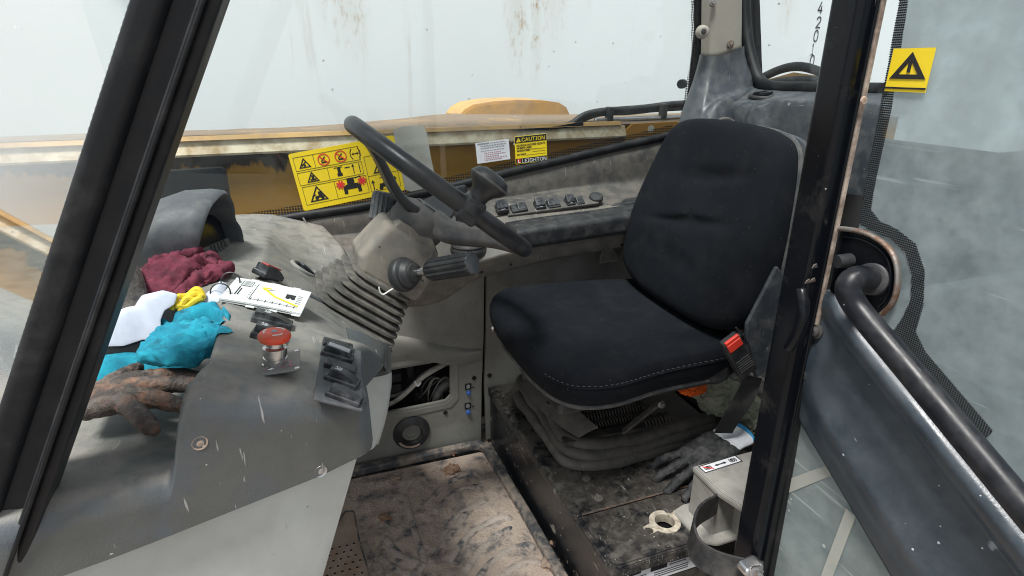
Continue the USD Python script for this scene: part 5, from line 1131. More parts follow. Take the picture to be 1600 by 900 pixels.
part(bx, 'corner_edge', tube([(.510, 1.2, ZB - .006), (.514, .90, ZB - .006), (.516, .83, ZB - .006)], .004, 8, 12), 'box_paint')
for px, py in ((935, 779), (916, 748)):
    q = P(px, py, z=ZB)
    part(bx, 'bolt', put(lathe([(0, .007), (.005, .007), (.006, .004), (.011, .003), (.012, 0), (0, 0)], k=14), frame(q, (1, 0, 0), (0, 1, 0))), 'suspension_rubber')
# plastic cable grommet with a torn ear
gq = np.array([.697, .879, ZB + .001])
flange = sg.Point(0, 0).buffer(.036, 20).union(affinity.rotate(sg.box(-.058, -.012, .058, .014), 12)).buffer(-.006).buffer(.006).difference(sg.Point(0, 0).buffer(.025, 20)).difference(sg.Point(-.05, -.012).buffer(.010)).difference(sg.Point(.03, .030).buffer(.012))
gr = part(bx, 'grommet', put(plate(flange, .0022, np.eye(4), .001), trimesh.transformations.translation_matrix(gq)), 'cream_grommet', label='cream plastic cable grommet ring')
part(gr, 'lip', put(lathe([(.0225, -.02), (.0225, .0025), (.0238, .0042), (.0262, .0042), (.0290, .0030), (.0300, .0005)], k=32), trimesh.transformations.translation_matrix(gq)), 'cream_grommet')
part(gr, 'hole', put(lathe([(0, -.06), (.026, -.058), (.026, -.02)], k=24), trimesh.transformations.translation_matrix(gq)), 'void')
# white data label on the near face
Ml = frame((.60, .8105, ZB - .078), (1, 0, 0), (0, 0, 1))
dl = part(bx, 'data_label', put(rbox(.20, .062, .0012, .0004), Ml @ trimesh.transformations.translation_matrix([.06, .026, 0])), 'white_label', label='white data label with black bands and fine print')
K = Ink(); rng = np.random.default_rng(8)
K.box(-.036, .030, -.005, .052).box(.02, .024, .062, .054).box(-.036, .002, .0, .012)
for yy in (.016, .021): K.box(-.034, yy, .010, yy + .0018)
for yy in (.028, .034, .040, .046): K.box(.068, yy, .068 + .06 * (0.6 + .4 * rng.random()), yy + .0018)
for yy in (.004, .010, .016): K.box(.030, yy, .12, yy + .0018)
part(dl, 'print', K.mesh(shift(Ml, .0008)), 'black_print', smooth=False)

mat = thing('floor_mat', 'muddy blue grey rubber floor mat with fanned ribs, caked in dried pinkish mud', 'floor mat', (.2, 1.2, 0))
def mat_h(x, y):
    return .004 + .007 * (fbm(np.stack([x * 10, y * 10, 0 * x], -1), 4, 9) - .5) + .004 * ss(fbm(np.stack([x * 40, y * 40, 0 * x], -1), 3, 4), .5, .7)
mp = sg.Polygon([(-.52, .53), (.488, .53), (.478, 1.20), (.462, 1.545), (-.52, 1.56)]).buffer(-.02).buffer(.02)
part(mat, 'mat_sheet', sheet(mp, lambda x, y, d: mat_h(x, y) * ss(d, 0, .04), .0075, 0, -.014), 'floor_mat', smooth=60)
rim_pts = [(-.5, 1.575, .012), (.43, 1.572, .012), (.470, 1.545, .012), (.486, 1.2, .012), (.494, .53, .012)]
part(mat, 'mat_rim', sweep(np.array([rim_pts[0], rim_pts[1], (.452, 1.566, .012), rim_pts[2], (.478, 1.38, .012), rim_pts[3], rim_pts[4]]), rrect(.028, .026, .007), up=(0, 0, 1)), 'floor_rim', smooth=40)
def rib(pxs, r=.0105, zz=.006):
    p = spline([P(x, y, z=zz) for x, y in pxs], 30)
    p[:, 2] = mat_h(p[:, 0], p[:, 1]) - .001
    part(mat, 'rib', sweep(p, circle(r, 12, r * .50), up=(0, 0, 1), scale=np.r_[.3, .8, np.ones(26), .8, .3] * (.72 + .56 * fbm(p * 45, 3, 2))), 'rib_mud', smooth=70)
for pxs in ([(688, 855), (706, 832), (730, 800), (758, 775)], [(700, 880), (716, 855), (752, 822), (788, 808), (800, 812)], [(720, 905), (735, 880), (762, 848), (800, 822)],
            [(688, 850), (700, 820), (730, 795), (765, 780)], [(672, 812), (684, 795), (712, 768), (748, 757)], [(632, 770), (640, 800), (652, 840), (664, 880)], [(632, 770), (636, 758), (650, 748)],
            [(740, 918), (755, 892), (790, 862), (826, 852), (832, 860)], [(770, 920), (790, 896), (822, 878), (850, 880)], [(600, 838), (625, 866), (655, 880)], [(590, 868), (622, 890), (655, 905)], [(640, 905), (652, 890), (664, 880)],
            [(664, 790), (676, 776), (702, 752), (735, 740)], [(566, 845), (580, 870), (600, 905)]):
    rib(pxs)
for i, (px, py, s) in enumerate(((706, 735, 2.2), (618, 748, 1.4), (600, 810, 1.5), (860, 880, 1.8), (708, 707, 1.0), (815, 795, 1.1), (868, 845, 1.1))):
    q = P(px, py, z=.006)
    m_ = trimesh.creation.icosphere(3, .011 * s); m_.vertices *= [1.2, 1, .75]; m_.vertices *= (.15 + 1.5 * fbm(m_.vertices * 130 + i * 7, 4, i))[:, None]
    m_.apply_translation(q - [0, 0, .001]); part(mat, 'mud_clod', m_, 'mud' if i % 2 == 0 else 'dry_mud', smooth=60)
# perforated pedal plate under the dashboard
pd = thing('pedal_plate', 'rusty perforated anti slip pedal plate beside the pale dashboard panel', 'pedal', (-.02, 1.2, .03))
Gp = [P(x, y, z=.035) for x, y in ((552, 800), (560, 845), (578, 905), (600, 960), (440, 960), (470, 905), (520, 830), (540, 800))]
pp = sg.Polygon([(q[0], q[1]) for q in Gp]).buffer(-.004).buffer(.006)
part(pd, 'plate', plate(pp, .005, trimesh.transformations.translation_matrix([0, 0, .030]), .0015), 'dry_mud')
part(pd, 'edge', sweep(np.array([(x, y, .036) for x, y in list(pp.exterior.coords)[:-1]]), circle(.0022, 6), True), 'floor_rim')
rng = np.random.default_rng(2)
for i in range(12):
    for j in range(12):
        x, y = -.12 + .018 * i + (j % 2) * .009, 1.02 + .0205 * j
        if pp.buffer(-.008).contains(sg.Point(x, y)):
            part(pd, 'stud', sweep(np.array([(x + .0048 * math.cos(t), y + .0048 * math.sin(t), .0355) for t in np.arange(12) * math.pi / 6]), circle(.0016, 6), True), 'dry_mud')
            part(pd, 'hole', put(lathe([(0, .0003), (.0036, .0003), (.0036, -.0005), (0, -.0005)], k=10), trimesh.transformations.translation_matrix([x, y, .0352])), 'void')

# ================================================================== OPERATOR SEAT
seat = thing('operator_seat', 'black fabric operator seat with tall backrest on a collapsed suspension gaiter', 'seat', (.72, 1.21, ZB))
SX0, SX1, SY0, SY1, SZ = .432, .985, .935, 1.485, .600
ol = [(SX0 + .05, SY0 + .015), (SX0 + .15, SY0 - .006), (.72, SY0 + .018), (SX1 - .03, SY0 + .045), (SX1, SY0 + .13), (SX1, SY1 - .10), (SX1 - .04, SY1 - .03), (.72, SY1 + .0), (SX0 + .15, SY1 + .005), (SX0 + .05, SY1 - .02), (SX0 + .008, SY1 - .10), (SX0 - .004, 1.21), (SX0 + .008, SY0 + .10)]
rings = [(0, SZ - .090), (.80, SZ - .090), (.90, SZ - .087), (.945, SZ - .079), (.972, SZ - .067), (.992, SZ - .052), (1.0, SZ - .036), (.996, SZ - .022), (.978, SZ - .009), (.950, SZ - .003), (.90, SZ - .0005), (.8, SZ), (.72, SZ), (.64, SZ), (.56, SZ), (.48, SZ), (.40, SZ), (.32, SZ), (.24, SZ), (.16, SZ), (.08, SZ), (0, SZ)]
cu = pillow(ol, rings, 120)
V = cu.vertices.copy(); 
u_ = (V[:, 0] - SX0) / (SX1 - SX0); v_ = (V[:, 1] - 1.21) / .275
topm = ss(V[:, 2], SZ - .05, SZ)
V[:, 2] += topm * (.010 * np.abs(v_) ** 2.5 - .012 * np.exp(-((u_ - .62) / .3) ** 2 - (v_ / .6) ** 2) - .012 * ss(.14 - u_, 0, .14) + .003 * (fbm(np.c_[V[:, 0] * 9, V[:, 1] * 9, 0 * V[:, 0]], 3, 2) - .5))
# a shallow pull line across the cushion
V[:, 2] -= topm * .004 * np.exp(-(((V[:, 1] - 1.08 - .10 * (V[:, 0] - .6)) / .010) ** 2)) * ss(V[:, 0], .52, .62) * (1 - ss(V[:, 0], .80, .92))
V[:, 2] -= topm * .004 * np.exp(-(((V[:, 1] - 1.36 + .06 * (V[:, 0] - .6)) / .012) ** 2)) * ss(V[:, 0], .50, .60) * (1 - ss(V[:, 0], .75, .9))
V[:, 2] += -.018 * (V[:, 0] - SX0) / (SX1 - SX0)
cu.vertices = V
cushion = part(seat, 'cushion', cu, 'seat_fabric', smooth=80)
olc = spline(ol, 120, True); cc = olc.mean(0)
pp_ = cc + (olc - cc) * .925
tiltz = lambda x: -.018 * (x - SX0) / (SX1 - SX0)
part(cushion, 'piping', sweep(np.c_[pp_, SZ - .085 + tiltz(pp_[:, 0])], circle(.0075, 10), True), 'seat_piping')
# stitched seam along the near and front edge
sm_ = cc + (olc - cc) * .988
sel = [i for i in range(120) if sm_[i, 1] < 1.02 and sm_[i, 0] < .93]
sel = sorted(sel, key=lambda i: sm_[i, 0])
seam = spline([[*sm_[i], SZ - .0225 + tiltz(sm_[i, 0])] for i in sel[::3]], 160)
nrm = np.c_[seam[:, :2] - cc, np.zeros(len(seam))]; nrm /= np.linalg.norm(nrm, axis=1)[:, None]
seam = seam + nrm * .0045
part(cushion, 'seam', tube(seam - [0, 0, .004], .0022, 6), 'seat_fabric')
for i in range(0, 150, 3):
    pass
dash_st = [tube(seam[i:i + 3] + [0, 0, .001], .00045, 5, ends=False) for i in range(0, 156, 4)]
part(cushion, 'stitching', dash_st, 'thread')
part(seat, 'seat_pan', put(rbox(.46, .46, .035, .012), trimesh.transformations.translation_matrix([.70, 1.22, SZ - .108])), 'black_plastic')
# backrest
bo = np.array([.905, 1.205, .635]); bup = unit([.235, 0, 1.0]); BF = frame(bo, (0, -1, 0), bup)   # x: towards camera, y: up, z: faces front?
if BF[0, 2] > 0: BF = frame(bo, (0, 1, 0), bup)
cy = 1 if BF[1, 0] > 0 else -1       # local x > 0 is far side if cy > 0
oo = [(x_ * 1.045, y_) for x_, y_ in [(-.255, .06), (-.235, .005), (-.16, -.035), (0, -.045), (.16, -.035), (.235, .005), (.262, .07), (.258, .16), (.238, .27), (.212, .37), (.190, .415), (.155, .437), (.08, .448), (0, .450), (-.08, .448), (-.155, .437), (-.190, .415), (-.212, .37), (-.238, .27), (-.258, .16)]]
rb_ = [(0, -.085), (.55, -.082), (.80, -.074), (.92, -.060), (.975, -.040), (1.0, -.016), (.998, .002), (.985, .014), (.955, .0235), (.90, .029), (.82, .031), (.75, .031), (.68, .031), (.61, .0305), (.54, .030), (.47, .0295), (.40, .029), (.33, .0285), (.26, .028), (.19, .028), (.12, .028), (.06, .028), (0, .028)]
bk_ = pillow(oo, rb_, 160)
V = bk_.vertices.copy()
fm = ss(V[:, 2], -.0, .026)
xx, yy = V[:, 0], V[:, 1]
V[:, 2] += fm * (.012 * (np.abs(xx) / .25) ** 2.2 - .004 + .016 * np.exp(-((yy - .15) / .12) ** 2) * (1 - (xx / .27) ** 2) + .003 * (fbm(np.c_[xx * 9, yy * 9, 0 * xx], 3, 6) - .5))
for y0, x0, sl_, w_, am in ((.318, .03, -.10, .010, .010), (.300, -.02, -.12, .008, .008), (.195, .02, -.16, .011, .010), (.178, -.04, -.12, .009, .006), (.09, .0, .05, .012, .005)):
    V[:, 2] -= fm * am * np.exp(-((yy - y0 - sl_ * cy * (xx - x0)) / w_) ** 2) * np.exp(-((xx - x0) / .10) ** 2)
V[:, 0] += 0; bk_.vertices = V
back_ = part(seat, 'backrest', put(bk_, BF), 'seat_fabric', smooth=80)
part(back_, 'piping', put(sweep(np.c_[spline(oo, 100, True) * [.985, .985] + [0, .003], np.full(100, -.042)], circle(.006, 8), True), BF), 'seat_piping')
oo = list(np.array(oo) * [1.0, 1.0])
shell = pillow(np.array(oo) * [1.03, 1.0], [(0, -.115), (.7, -.112), (.93, -.100), (1.0, -.075), (.99, -.060), (.9, -.055), (0, -.055)], 80)
part(seat, 'back_shell', put(shell, BF), 'corner_plastic', smooth=60)
# recliner cover between cushion and backrest on the near side
part(seat, 'recliner_cover', hull([P(x, y, y=yy) for yy in (.925, .955) for x, y in ((1168, 505), (1190, 478), (1212, 420), (1225, 440), (1215, 560), (1182, 585), (1165, 560))], .006, 10), 'corner_plastic')
part(seat, 'pivot_cover', put(lathe([(0, .016), (.026, .014), (.034, .006), (.036, -.004), (0, -.004)], k=30), axis_frame(P(1116, 578, y=.985), (-.35, -1, .25))), 'black_plastic')
# suspension gaiter: collapsed rubber folds on the plinth
def grect(x0, y0, x1, y1, z, r): q = rrect(x1 - x0, y1 - y0, r, 8); return np.c_[(x0 + x1) / 2 + q[:, 0], (y0 + y1) / 2 + q[:, 1], np.full(len(q), z)]
gb0 = (.560, 1.105, 1.08, 1.545)
for i, (ins, zc_, ra, rb) in enumerate(((0.004, .2225, .020, .0165), (.010, .243, .019, .0150), (.022, .262, .020, .0145))):
    x0, y0, x1, y1 = gb0[0] + ins, gb0[1] + ins, gb0[2] - ins, gb0[3] - ins
    q = rrect(x1 - x0, y1 - y0, .075, 14); pth_ = []
    for k_ in range(len(q)):
        a_, b_ = q[k_], q[(k_ + 1) % len(q)]; n_ = max(1, int(np.linalg.norm(b_ - a_) / .018))
        for j_ in range(n_): pth_.append(a_ + (b_ - a_) * j_ / n_)
    pth_ = np.array(pth_); pth_ = np.c_[(x0 + x1) / 2 + pth_[:, 0], (y0 + y1) / 2 + pth_[:, 1], np.full(len(pth_), zc_)]
    w_ = fbm(np.c_[pth_[:, 0] * 8, pth_[:, 1] * 8, 0 * pth_[:, 0] + i * 2.3], 3, 7 + i) - .5
    lift_ = ss(pth_[:, 0], .70, .56) * ss(pth_[:, 1], 1.15, 1.45) * .022 * i
    pth_[:, 2] += w_ * .016 + lift_ + .006 * np.sin(pth_[:, 0] * 14) * (i > 0)
    cen_ = np.array([(x0 + x1) / 2, (y0 + y1) / 2, 0]); out_ = pth_ - cen_; out_[:, 2] = 0; out_ /= np.linalg.norm(out_, axis=1)[:, None]
    pth_ += out_ * (fbm(np.c_[pth_[:, 0] * 10, pth_[:, 1] * 10, 0 * pth_[:, 0] + i], 3, 17 + i) - .5)[:, None] * .020
    part(seat, 'gaiter_fold', sweep(pth_, circle(ra, 14, rb), True, up=(0, 0, 1), scale=.85 + .3 * fbm(np.c_[pth_[:, 0] * 14, pth_[:, 1] * 14, 0 * pth_[:, 0]], 2, 31 + i)), 'suspension_rubber', smooth=80)
# front bracket plate that the gaiter is fixed to, sloping up under the cushion
bq = [P(814, 597, z=.31), P(852, 588, z=.345), P(872, 607, z=.345), P(930, 664, z=.315), P(905, 664, z=.29), P(850, 625, z=.29)]
G = surf([[P(812, 598, z=.300), P(832, 628, z=.30), P(870, 662, z=.295), P(905, 684, z=.288)], [P(832, 590, z=.325), P(850, 615, z=.325), P(886, 648, z=.318), P(921, 674, z=.305)], [P(852, 588, z=.345), P(868, 606, z=.345), P(898, 636, z=.335), P(935, 668, z=.315)]], 5, 8)
fbk = part(seat, 'front_bracket', gridmesh(G, .004), 'suspension_rubber', smooth=50)
hc = (G[G.shape[0] // 2 + 2, int(G.shape[1] * .52)])
part(fbk, 'slot', put(pillow([(-.016, 0), (0, -.007), (.016, 0), (0, .007)], [(0, .0), (.7, .0045), (1, .0), (1, -.001), (.5, -.002), (0, -.002)], 24), axis_frame(P(862, 628, z=.336), (-.62, -.2, .75), (.8, -.6, .2))), 'void')
# springs under the cushion
def coil(p0, p1, r=.016, turns=26, w=.0026):
    p0, p1 = np.array(p0), np.array(p1); d = unit(p1 - p0); m_ = axis_frame(p0, d); L = np.linalg.norm(p1 - p0)
    t = np.linspace(0, 1, turns * 9); a_ = t * turns * 2 * np.pi
    pts = np.c_[r * np.cos(a_), r * np.sin(a_), t * L]
    return put(sweep(pts, circle(w, 5)), m_)
for px0, py0, px1, py1, z_ in ((878, 632, 985, 622, .325), (888, 642, 1000, 622, .312), (896, 656, 1006, 634, .290), (905, 670, 1012, 648, .272), (1000, 664, 1046, 652, .285)):
    part(seat, 'spring', coil(P(px0, py0, z=z_), P(px1, py1, z=z_), .0155, 24 if px1 - px0 > 60 else 9), 'spring_steel', smooth=60)
part(seat, 'scissor_arm', sweep(np.array([P(972, 676, z=.275), P(1030, 630, z=.36)]), rrect(.018, .008, .002)), 'suspension_rubber')
part(seat, 'scissor_arm', sweep(np.array([P(880, 690, z=.275), P(1060, 655, z=.275)]), rrect(.03, .012, .002)), 'spring_steel')
part(seat, 'pivot_bolt', put(lathe([(0, .010), (.005, .010), (.0055, .005), (.010, .004), (.0105, 0), (0, 0)], k=14), axis_frame(P(1033, 632, z=.375), (-.2, -1, .2))), 'steel')
part(seat, 'suspension_base', put(rbox(.42, .36, .03, .008), trimesh.transformations.translation_matrix([.82, 1.325, ZB + .016])), 'spring_steel')
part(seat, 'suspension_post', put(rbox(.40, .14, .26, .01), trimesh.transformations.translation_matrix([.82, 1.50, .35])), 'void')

# seat belt buckle and webbing
sb = thing('seat_belt', 'seat belt buckle with red button on black webbing at the near seat side', 'seat belt', P(1150, 560, y=.93))
b0, b1 = P(1140, 530, y=.925), P(1166, 580, y=.925)
bd = unit(b1 - b0); BFk = frame((b0 + b1) / 2, np.cross(bd, (-.25, -1, .25)), -bd)
if BFk[0, 0] < 0: BFk = frame((b0 + b1) / 2, -np.cross(bd, (-.25, -1, .25)), -bd)
Lb = np.linalg.norm(b1 - b0)
bb = part(sb, 'buckle', put(rbox(.046, Lb * 1.05, .026, .005), BFk), 'black_plastic')
for s_ in (1, -1):
    pass
nz = BFk[:3, 2]; sgn = 1 if nz[1] < 0 else -1
part(bb, 'release_button', put(rbox(.036, .017, .008, .002), BFk @ trimesh.transformations.translation_matrix([0, Lb * .50, .010 * sgn])), 'buckle_red')
part(bb, 'button_face', put(rbox(.036, .022, .006, .002), BFk @ trimesh.transformations.translation_matrix([0, Lb * .40, .0125 * sgn])), 'buckle_red')
for k_ in range(6):
    part(bb, 'ridge', put(rbox(.036, .0022, .003, .0008), BFk @ trimesh.transformations.translation_matrix([0, -Lb * (.02 + .06 * k_), .0135 * sgn])), 'black_plastic')
wb = spline([P(x, y, y=yy) for x, y, yy in ((1176, 588, .95), (1168, 612, .945), (1152, 640, .95), (1138, 662, .97), (1130, 676, .985))], 20)
part(sb, 'webbing', sweep(wb, rrect(.047, .003, .001), up=(-.3, -1, .35)), 'webbing', smooth=50)
part(sb, 'cable', tube([P(x, y, y=.92) for x, y in ((1150, 512), (1165, 530), (1174, 556), (1180, 590))], .0022, 6, 20), 'black_rubber')

# ================================================================== PARK BRAKE BOX AND DOOR STRAP
pb = thing('park_brake_box', 'grey painted park brake box with a symbol sticker, beside the door pillar', 'box', (.9, .78, ZB))
ZP = .335
c_fl = P(1083, 733, z=ZP)                     # far left top corner
x0, y1 = c_fl[0], c_fl[1]
y0 = y1 - .20
part(pb, 'housing', plate(sg.Polygon([(x0, y1), (x0, y0 + .115), (x0 + .055, y0 + .115), (x0 + .055, y0), (x0 + .34, y0), (x0 + .34, y1)]).buffer(-.006).buffer(.006), ZP - ZB, trimesh.transformations.translation_matrix([0, 0, ZB]), .008), 'grey_paint', smooth=40)
part(pb, 'lid', plate(sg.Polygon([(x0 - .002, y1 + .002), (x0 - .002, y0 + .11), (x0 + .03, y0 - .005), (x0 + .34, y0 - .005), (x0 + .34, y1 + .002)]).buffer(-.006).buffer(.006), .012, trimesh.transformations.translation_matrix([0, 0, ZP - .004]), .006), 'grey_paint', smooth=40)
part(pb, 'flange', plate(sg.Polygon([(x0 - .035, y1 + .01), (x0 - .03, y0 + .11), (x0, y0 + .09), (x0 + .3, y0 + .09), (x0 + .3, y1 + .02), (x0, y1 + .02)]).buffer(-.02).buffer(.02), .008, trimesh.transformations.translation_matrix([0, 0, ZB + .001]), .004), 'grey_paint', smooth=40)
part(pb, 'lever_slot', put(rbox(.012, .03, .03, .003), trimesh.transformations.translation_matrix([x0 + .050, y0 + .115, ZP - .03])), 'void')
zs = ZP + .0085
s_tl, s_tr, s_bl = P(1089, 730, z=zs), P(1147, 712, z=zs), P(1102, 740, z=zs)
Ms_ = frame(s_bl, s_tr - s_tl, s_tl - s_bl); w, h = np.linalg.norm(s_tr - s_tl), np.linalg.norm(s_tl - s_bl)
stk = part(pb, 'sticker', put(rbox(w, h, .001, .0003), Ms_ @ trimesh.transformations.translation_matrix([w / 2, h / 2, .0004])), 'white_label', label='white park brake symbol sticker')
K = Ink().frame(0, 0, w, h, .0025)
for cx in (w * .17, w * .83):
    r_ = h * .24; K.ring(cx, h / 2, r_, .0026)
    for s_ in (-1, 1): K.line([(cx + s_ * r_ * 1.45 * math.cos(t), h / 2 + r_ * 1.45 * math.sin(t)) for t in np.linspace(-.75, .75, 9)], .0022)
K.line([(w * .38, h / 2), (w * .62, h / 2)], .003).poly([(w * .34, h / 2), (w * .42, h * .66), (w * .42, h * .34)]).poly([(w * .66, h / 2), (w * .58, h * .66), (w * .58, h * .34)])
part(stk, 'symbols', K.mesh(shift(Ms_, .001)), 'black_print', smooth=False)
part(stk, 'brake_letter', text('P', h * .26, shift(Ms_, .001), w * .83 - h * .09, h * .37), 'black_print', smooth=False)
part(stk, 'brake_letter', text('P', h * .26, shift(Ms_, .001), w * .17 - h * .09, h * .37), 'black_print', smooth=False)
RD = Ink().line([(w * .17 - h * .42, h * .80), (w * .17 + h * .42, h * .20)], .003)
part(stk, 'strike', RD.mesh(shift(Ms_, .0014)), 'red_print', smooth=False)

sp = thing('door_strap', 'looped black rubber door check strap bolted to the door pillar', 'strap', (.62, .65, .42))
pth = [(1120, 786, .80), (1112, 792, .78), (1098, 800, .73), (1084, 818, .68), (1081, 840, .65), (1088, 860, .625), (1105, 874, .60), (1130, 885, .575), (1165, 893, .548), (1185, 897, .54)]
cp_ = spline([P(x, y, y=yy) for x, y, yy in pth], 50)
ups = np.array([unit([.05 + .25 * math.sin(i * .06), .2, 1]) for i in range(50)])
part(sp, 'band', sweep(cp_, rrect(.0055, .046, .002), up=ups), 'strap_rubber', smooth=50)
q = P(1172, 884, y=.535)
cb = part(sp, 'clamp', put(rbox(.036, .016, .026, .006), frame(q, (1, 0, .1), (0, 0, 1))), 'steel')
part(cb, 'nut', put(lathe([(0, .014), (.006, .014), (.008, .010), (.008, .004), (.013, .003), (.013, 0), (0, 0)], k=6), axis_frame(q + [0, -.012, 0], (-.2, -1, .1))), 'steel')
part(sp, 'screw', put(lathe([(0, .004), (.006, .003), (.007, 0), (0, 0)], k=12), axis_frame(P(1112, 781, y=.80), (-1, -.4, .1))), 'chrome')

# ================================================================== OPEN DOOR (swung out towards the camera on the door pillar)
XD = .662
door = thing('door', 'open cab door with dark blue grey inner panel, black pull bar and scratched glass', 'door', (XD, .54, .7))
def D(px, py, dx=0.0): return P(px, py, x=XD + dx)
# inner panel: diagonal moulding with a rolled upper edge and a swelling along it
cross = [(-.004, 0.0), (-.016, .03), (-.020, .07), (-.018, .12), (-.010, .17), (-.004, .22), (-.008, .34), (-.016, .45), (-.024, .55), (-.028, .64), (-.022, .75), (-.010, .87), (-.004, 1.0)]
tops = [(1281, 459), (1300, 456), (1340, 497), (1403, 572), (1520, 715), (1700, 930)]
bots = [(1243, 632), (1246, 648), (1300, 738), (1400, 907), (1520, 1105), (1700, 1410)]
T3 = [D(*p) for p in tops]; B3 = [D(*p) for p in bots]
G = np.array([[a * (1 - f) + b * f + np.array([dx * (1.0 if i > 1 else .35), 0, 0]) for i, (a, b) in enumerate(zip(T3, B3))] for dx, f in cross])
G = surf(list(G), 5, 10)
dpn = part(door, 'inner_panel', gridmesh(G, (.010, 0, 0)), 'door_plastic', smooth=60)
for px, py in ((1273, 518), (1257, 586)):
    q = D(px, py, -.008)
    b = part(dpn, 'screw', put(lathe([(0, .0055), (.004, .0055), (.0065, .004), (.0075, .001), (.0105, .0), (.011, -.004), (0, -.004)], k=20), axis_frame(q, (-1, -.25, .1))), 'black_plastic')
    part(b, 'socket', put(lathe([(0, .0059), (.0025, .0059), (.0025, .004), (0, .004)], k=6), axis_frame(q, (-1, -.25, .1))), 'void')
# pull bar
bar = [D(1372, 437, .012), D(1350, 434, -.030), D(1334, 436, -.052), D(1325, 449, -.060), D(1332, 470, -.058), D(1350, 495, -.056), D(1403, 558, -.056), D(1480, 650, -.056), D(1640, 842, -.056)]
part(door, 'pull_bar', tube(bar, .0145, 20, 70), 'bar_black', smooth=80)
part(door, 'bar_bush', put(lathe([(0, .002), (.016, .002), (.020, 0), (.020, -.02), (.016, -.03), (0, -.03)], k=28), axis_frame(D(1360, 436, -.015), unit(bar[1] - bar[0]))), 'black_plastic')
# latch dish with its pale rim, and the stud above the bar
dish = [D(*p, .004) for p in ((1318, 358), (1345, 362), (1372, 374), (1392, 392), (1402, 416), (1402, 448), (1394, 474), (1380, 490), (1360, 486), (1330, 470), (1300, 455))]
dd = sg.Polygon([(p[1], p[2]) for p in dish]).buffer(-.006).buffer(.006)
MX = np.array([[0, 0, -1, XD + .004], [1, 0, 0, 0], [0, 1, 0, 0], [0, 0, 0, 1.0]])     # (y, z) polygons, front side faces the cab
ds = part(door, 'latch_plate', plate(dd, .006, MX, .002), 'gloss_black')
rimc = [D(*p, -.002) for p in ((1312, 357), (1345, 362), (1372, 374), (1392, 392), (1402, 416), (1402, 448), (1394, 474), (1378, 491))]
part(ds, 'rim', sweep(spline(rimc, 40), circle(.0048, 10, .0032)), 'worn_steel', smooth=60, label='scuffed bare metal rim of the latch plate')
part(ds, 'inner_rib', sweep(spline([p * .82 + D(1345, 430, -.004) * .18 for p in rimc], 40), circle(.002, 8)), 'gloss_black')
q = D(1308, 409, -.02); ax_ = unit(D(1330, 406, .0) - q)
part(door, 'stop_stud', put(lathe([(0, 0), (.0085, 0), (.009, .004), (.009, .026), (.0085, .029), (0, .029)], k=22), axis_frame(q, ax_)), 'pillar_grey')
part(door, 'stud_end', put(lathe([(0, .0305), (.0075, .030), (.008, .0285), (0, .0285)], k=22), axis_frame(q, ax_)), 'laminate')
# glass: upper pane with printed dots, lower pane scratched and dusty
def yz(pts, dx=0): return sg.Polygon([(p[1], p[2]) for p in (D(*q, dx) for q in pts)])
up = yz([(1404, -60), (1398, 0), (1368, 170), (1344, 300), (1334, 360), (1326, 410), (1300, 452), (1345, 500), (1410, 578), (1530, 722), (1710, 940), (1900, 1180), (1900, -300), (1404, -200)])
def MXd(dx): 
    m_ = MX.copy(); m_[0, 3] = XD + dx; return m_
part(door, 'upper_glass', extrude(up, .004, MXd(.012)), 'door_glass', smooth=False)
edge_ = yz([(1404, -60), (1398, 0), (1368, 170), (1344, 300), (1336, 350), (1352, 360), (1385, 374), (1408, 396), (1418, 430), (1416, 470), (1402, 500), (1388, 520), (1420, 560), (1530, 690), (1545, 676), (1440, 552), (1424, 520), (1436, 478), (1438, 424), (1424, 382), (1394, 358), (1368, 346), (1354, 328), (1362, 280), (1386, 170), (1412, 0), (1418, -60)])
part(door, 'dot_border', extrude(edge_, .0008, MXd(.0075)), 'frit_door' , smooth=False)
lo = yz([(1243, 640), (1262, 665), (1320, 760), (1410, 910), (1540, 1130), (1700, 1400), (1180, 1400), (1202, 900)])
part(door, 'lower_glass', extrude(lo, .004, MXd(.010)), 'dirty_glass', smooth=False)
part(door, 'glass_seal', sweep(np.array([D(1248, 648, .004), D(1234, 735, .004), D(1203, 905, .004), D(1170, 1080, .004)]), circle(.0055, 10)), 'seal_rubber')
bnd = yz([(1222, 752), (1293, 726), (1303, 741), (1217, 776)])
part(door, 'tape_strip', extrude(bnd, .0006, MXd(.0052)), 'tape_film', smooth=False, label='pale strip of tape on the lower glass')
lower_edge = [D(1330, 800, .003), D(1290, 905, .003), D(1240, 1040, .003)]
part(door, 'glass_channel', sweep(np.array(lower_edge), rrect(.016, .003, .001), up=(1, 0, 0)), 'tape_film', label='pale streaked edge channel low on the glass')
# yellow warning sticker on the outside of the door glass
Ms_ = MXd(.014); st0 = D(1388, 142, .014); st1 = D(1408, 76, .014)
ylw = sg.box(st0[1] - .052, st0[2], st0[1] - .002, st1[2])
ys_k = part(door, 'warning_sticker', extrude(ylw, .0008, MXd(.0060)), 'yellow_label', smooth=False, label='yellow warning sticker with black triangle')
yb = ylw.bounds
sh_k = Ink()
tri_ = sg.Polygon([(yb[2] - .003, yb[1] + .014), (yb[2] - .047, yb[1] + .014), (yb[2] - .025, yb[3] - .004)])
part(ys_k, 'triangle', extrude(tri_.difference(tri_.buffer(-.005)).union(sg.box(yb[2] - .027, yb[1] + .021, yb[2] - .023, yb[1] + .036)).union(sg.box(yb[0], yb[1] + .003, yb[2], yb[1] + .005)), .0006, MXd(.0050)), 'black_print', smooth=False)

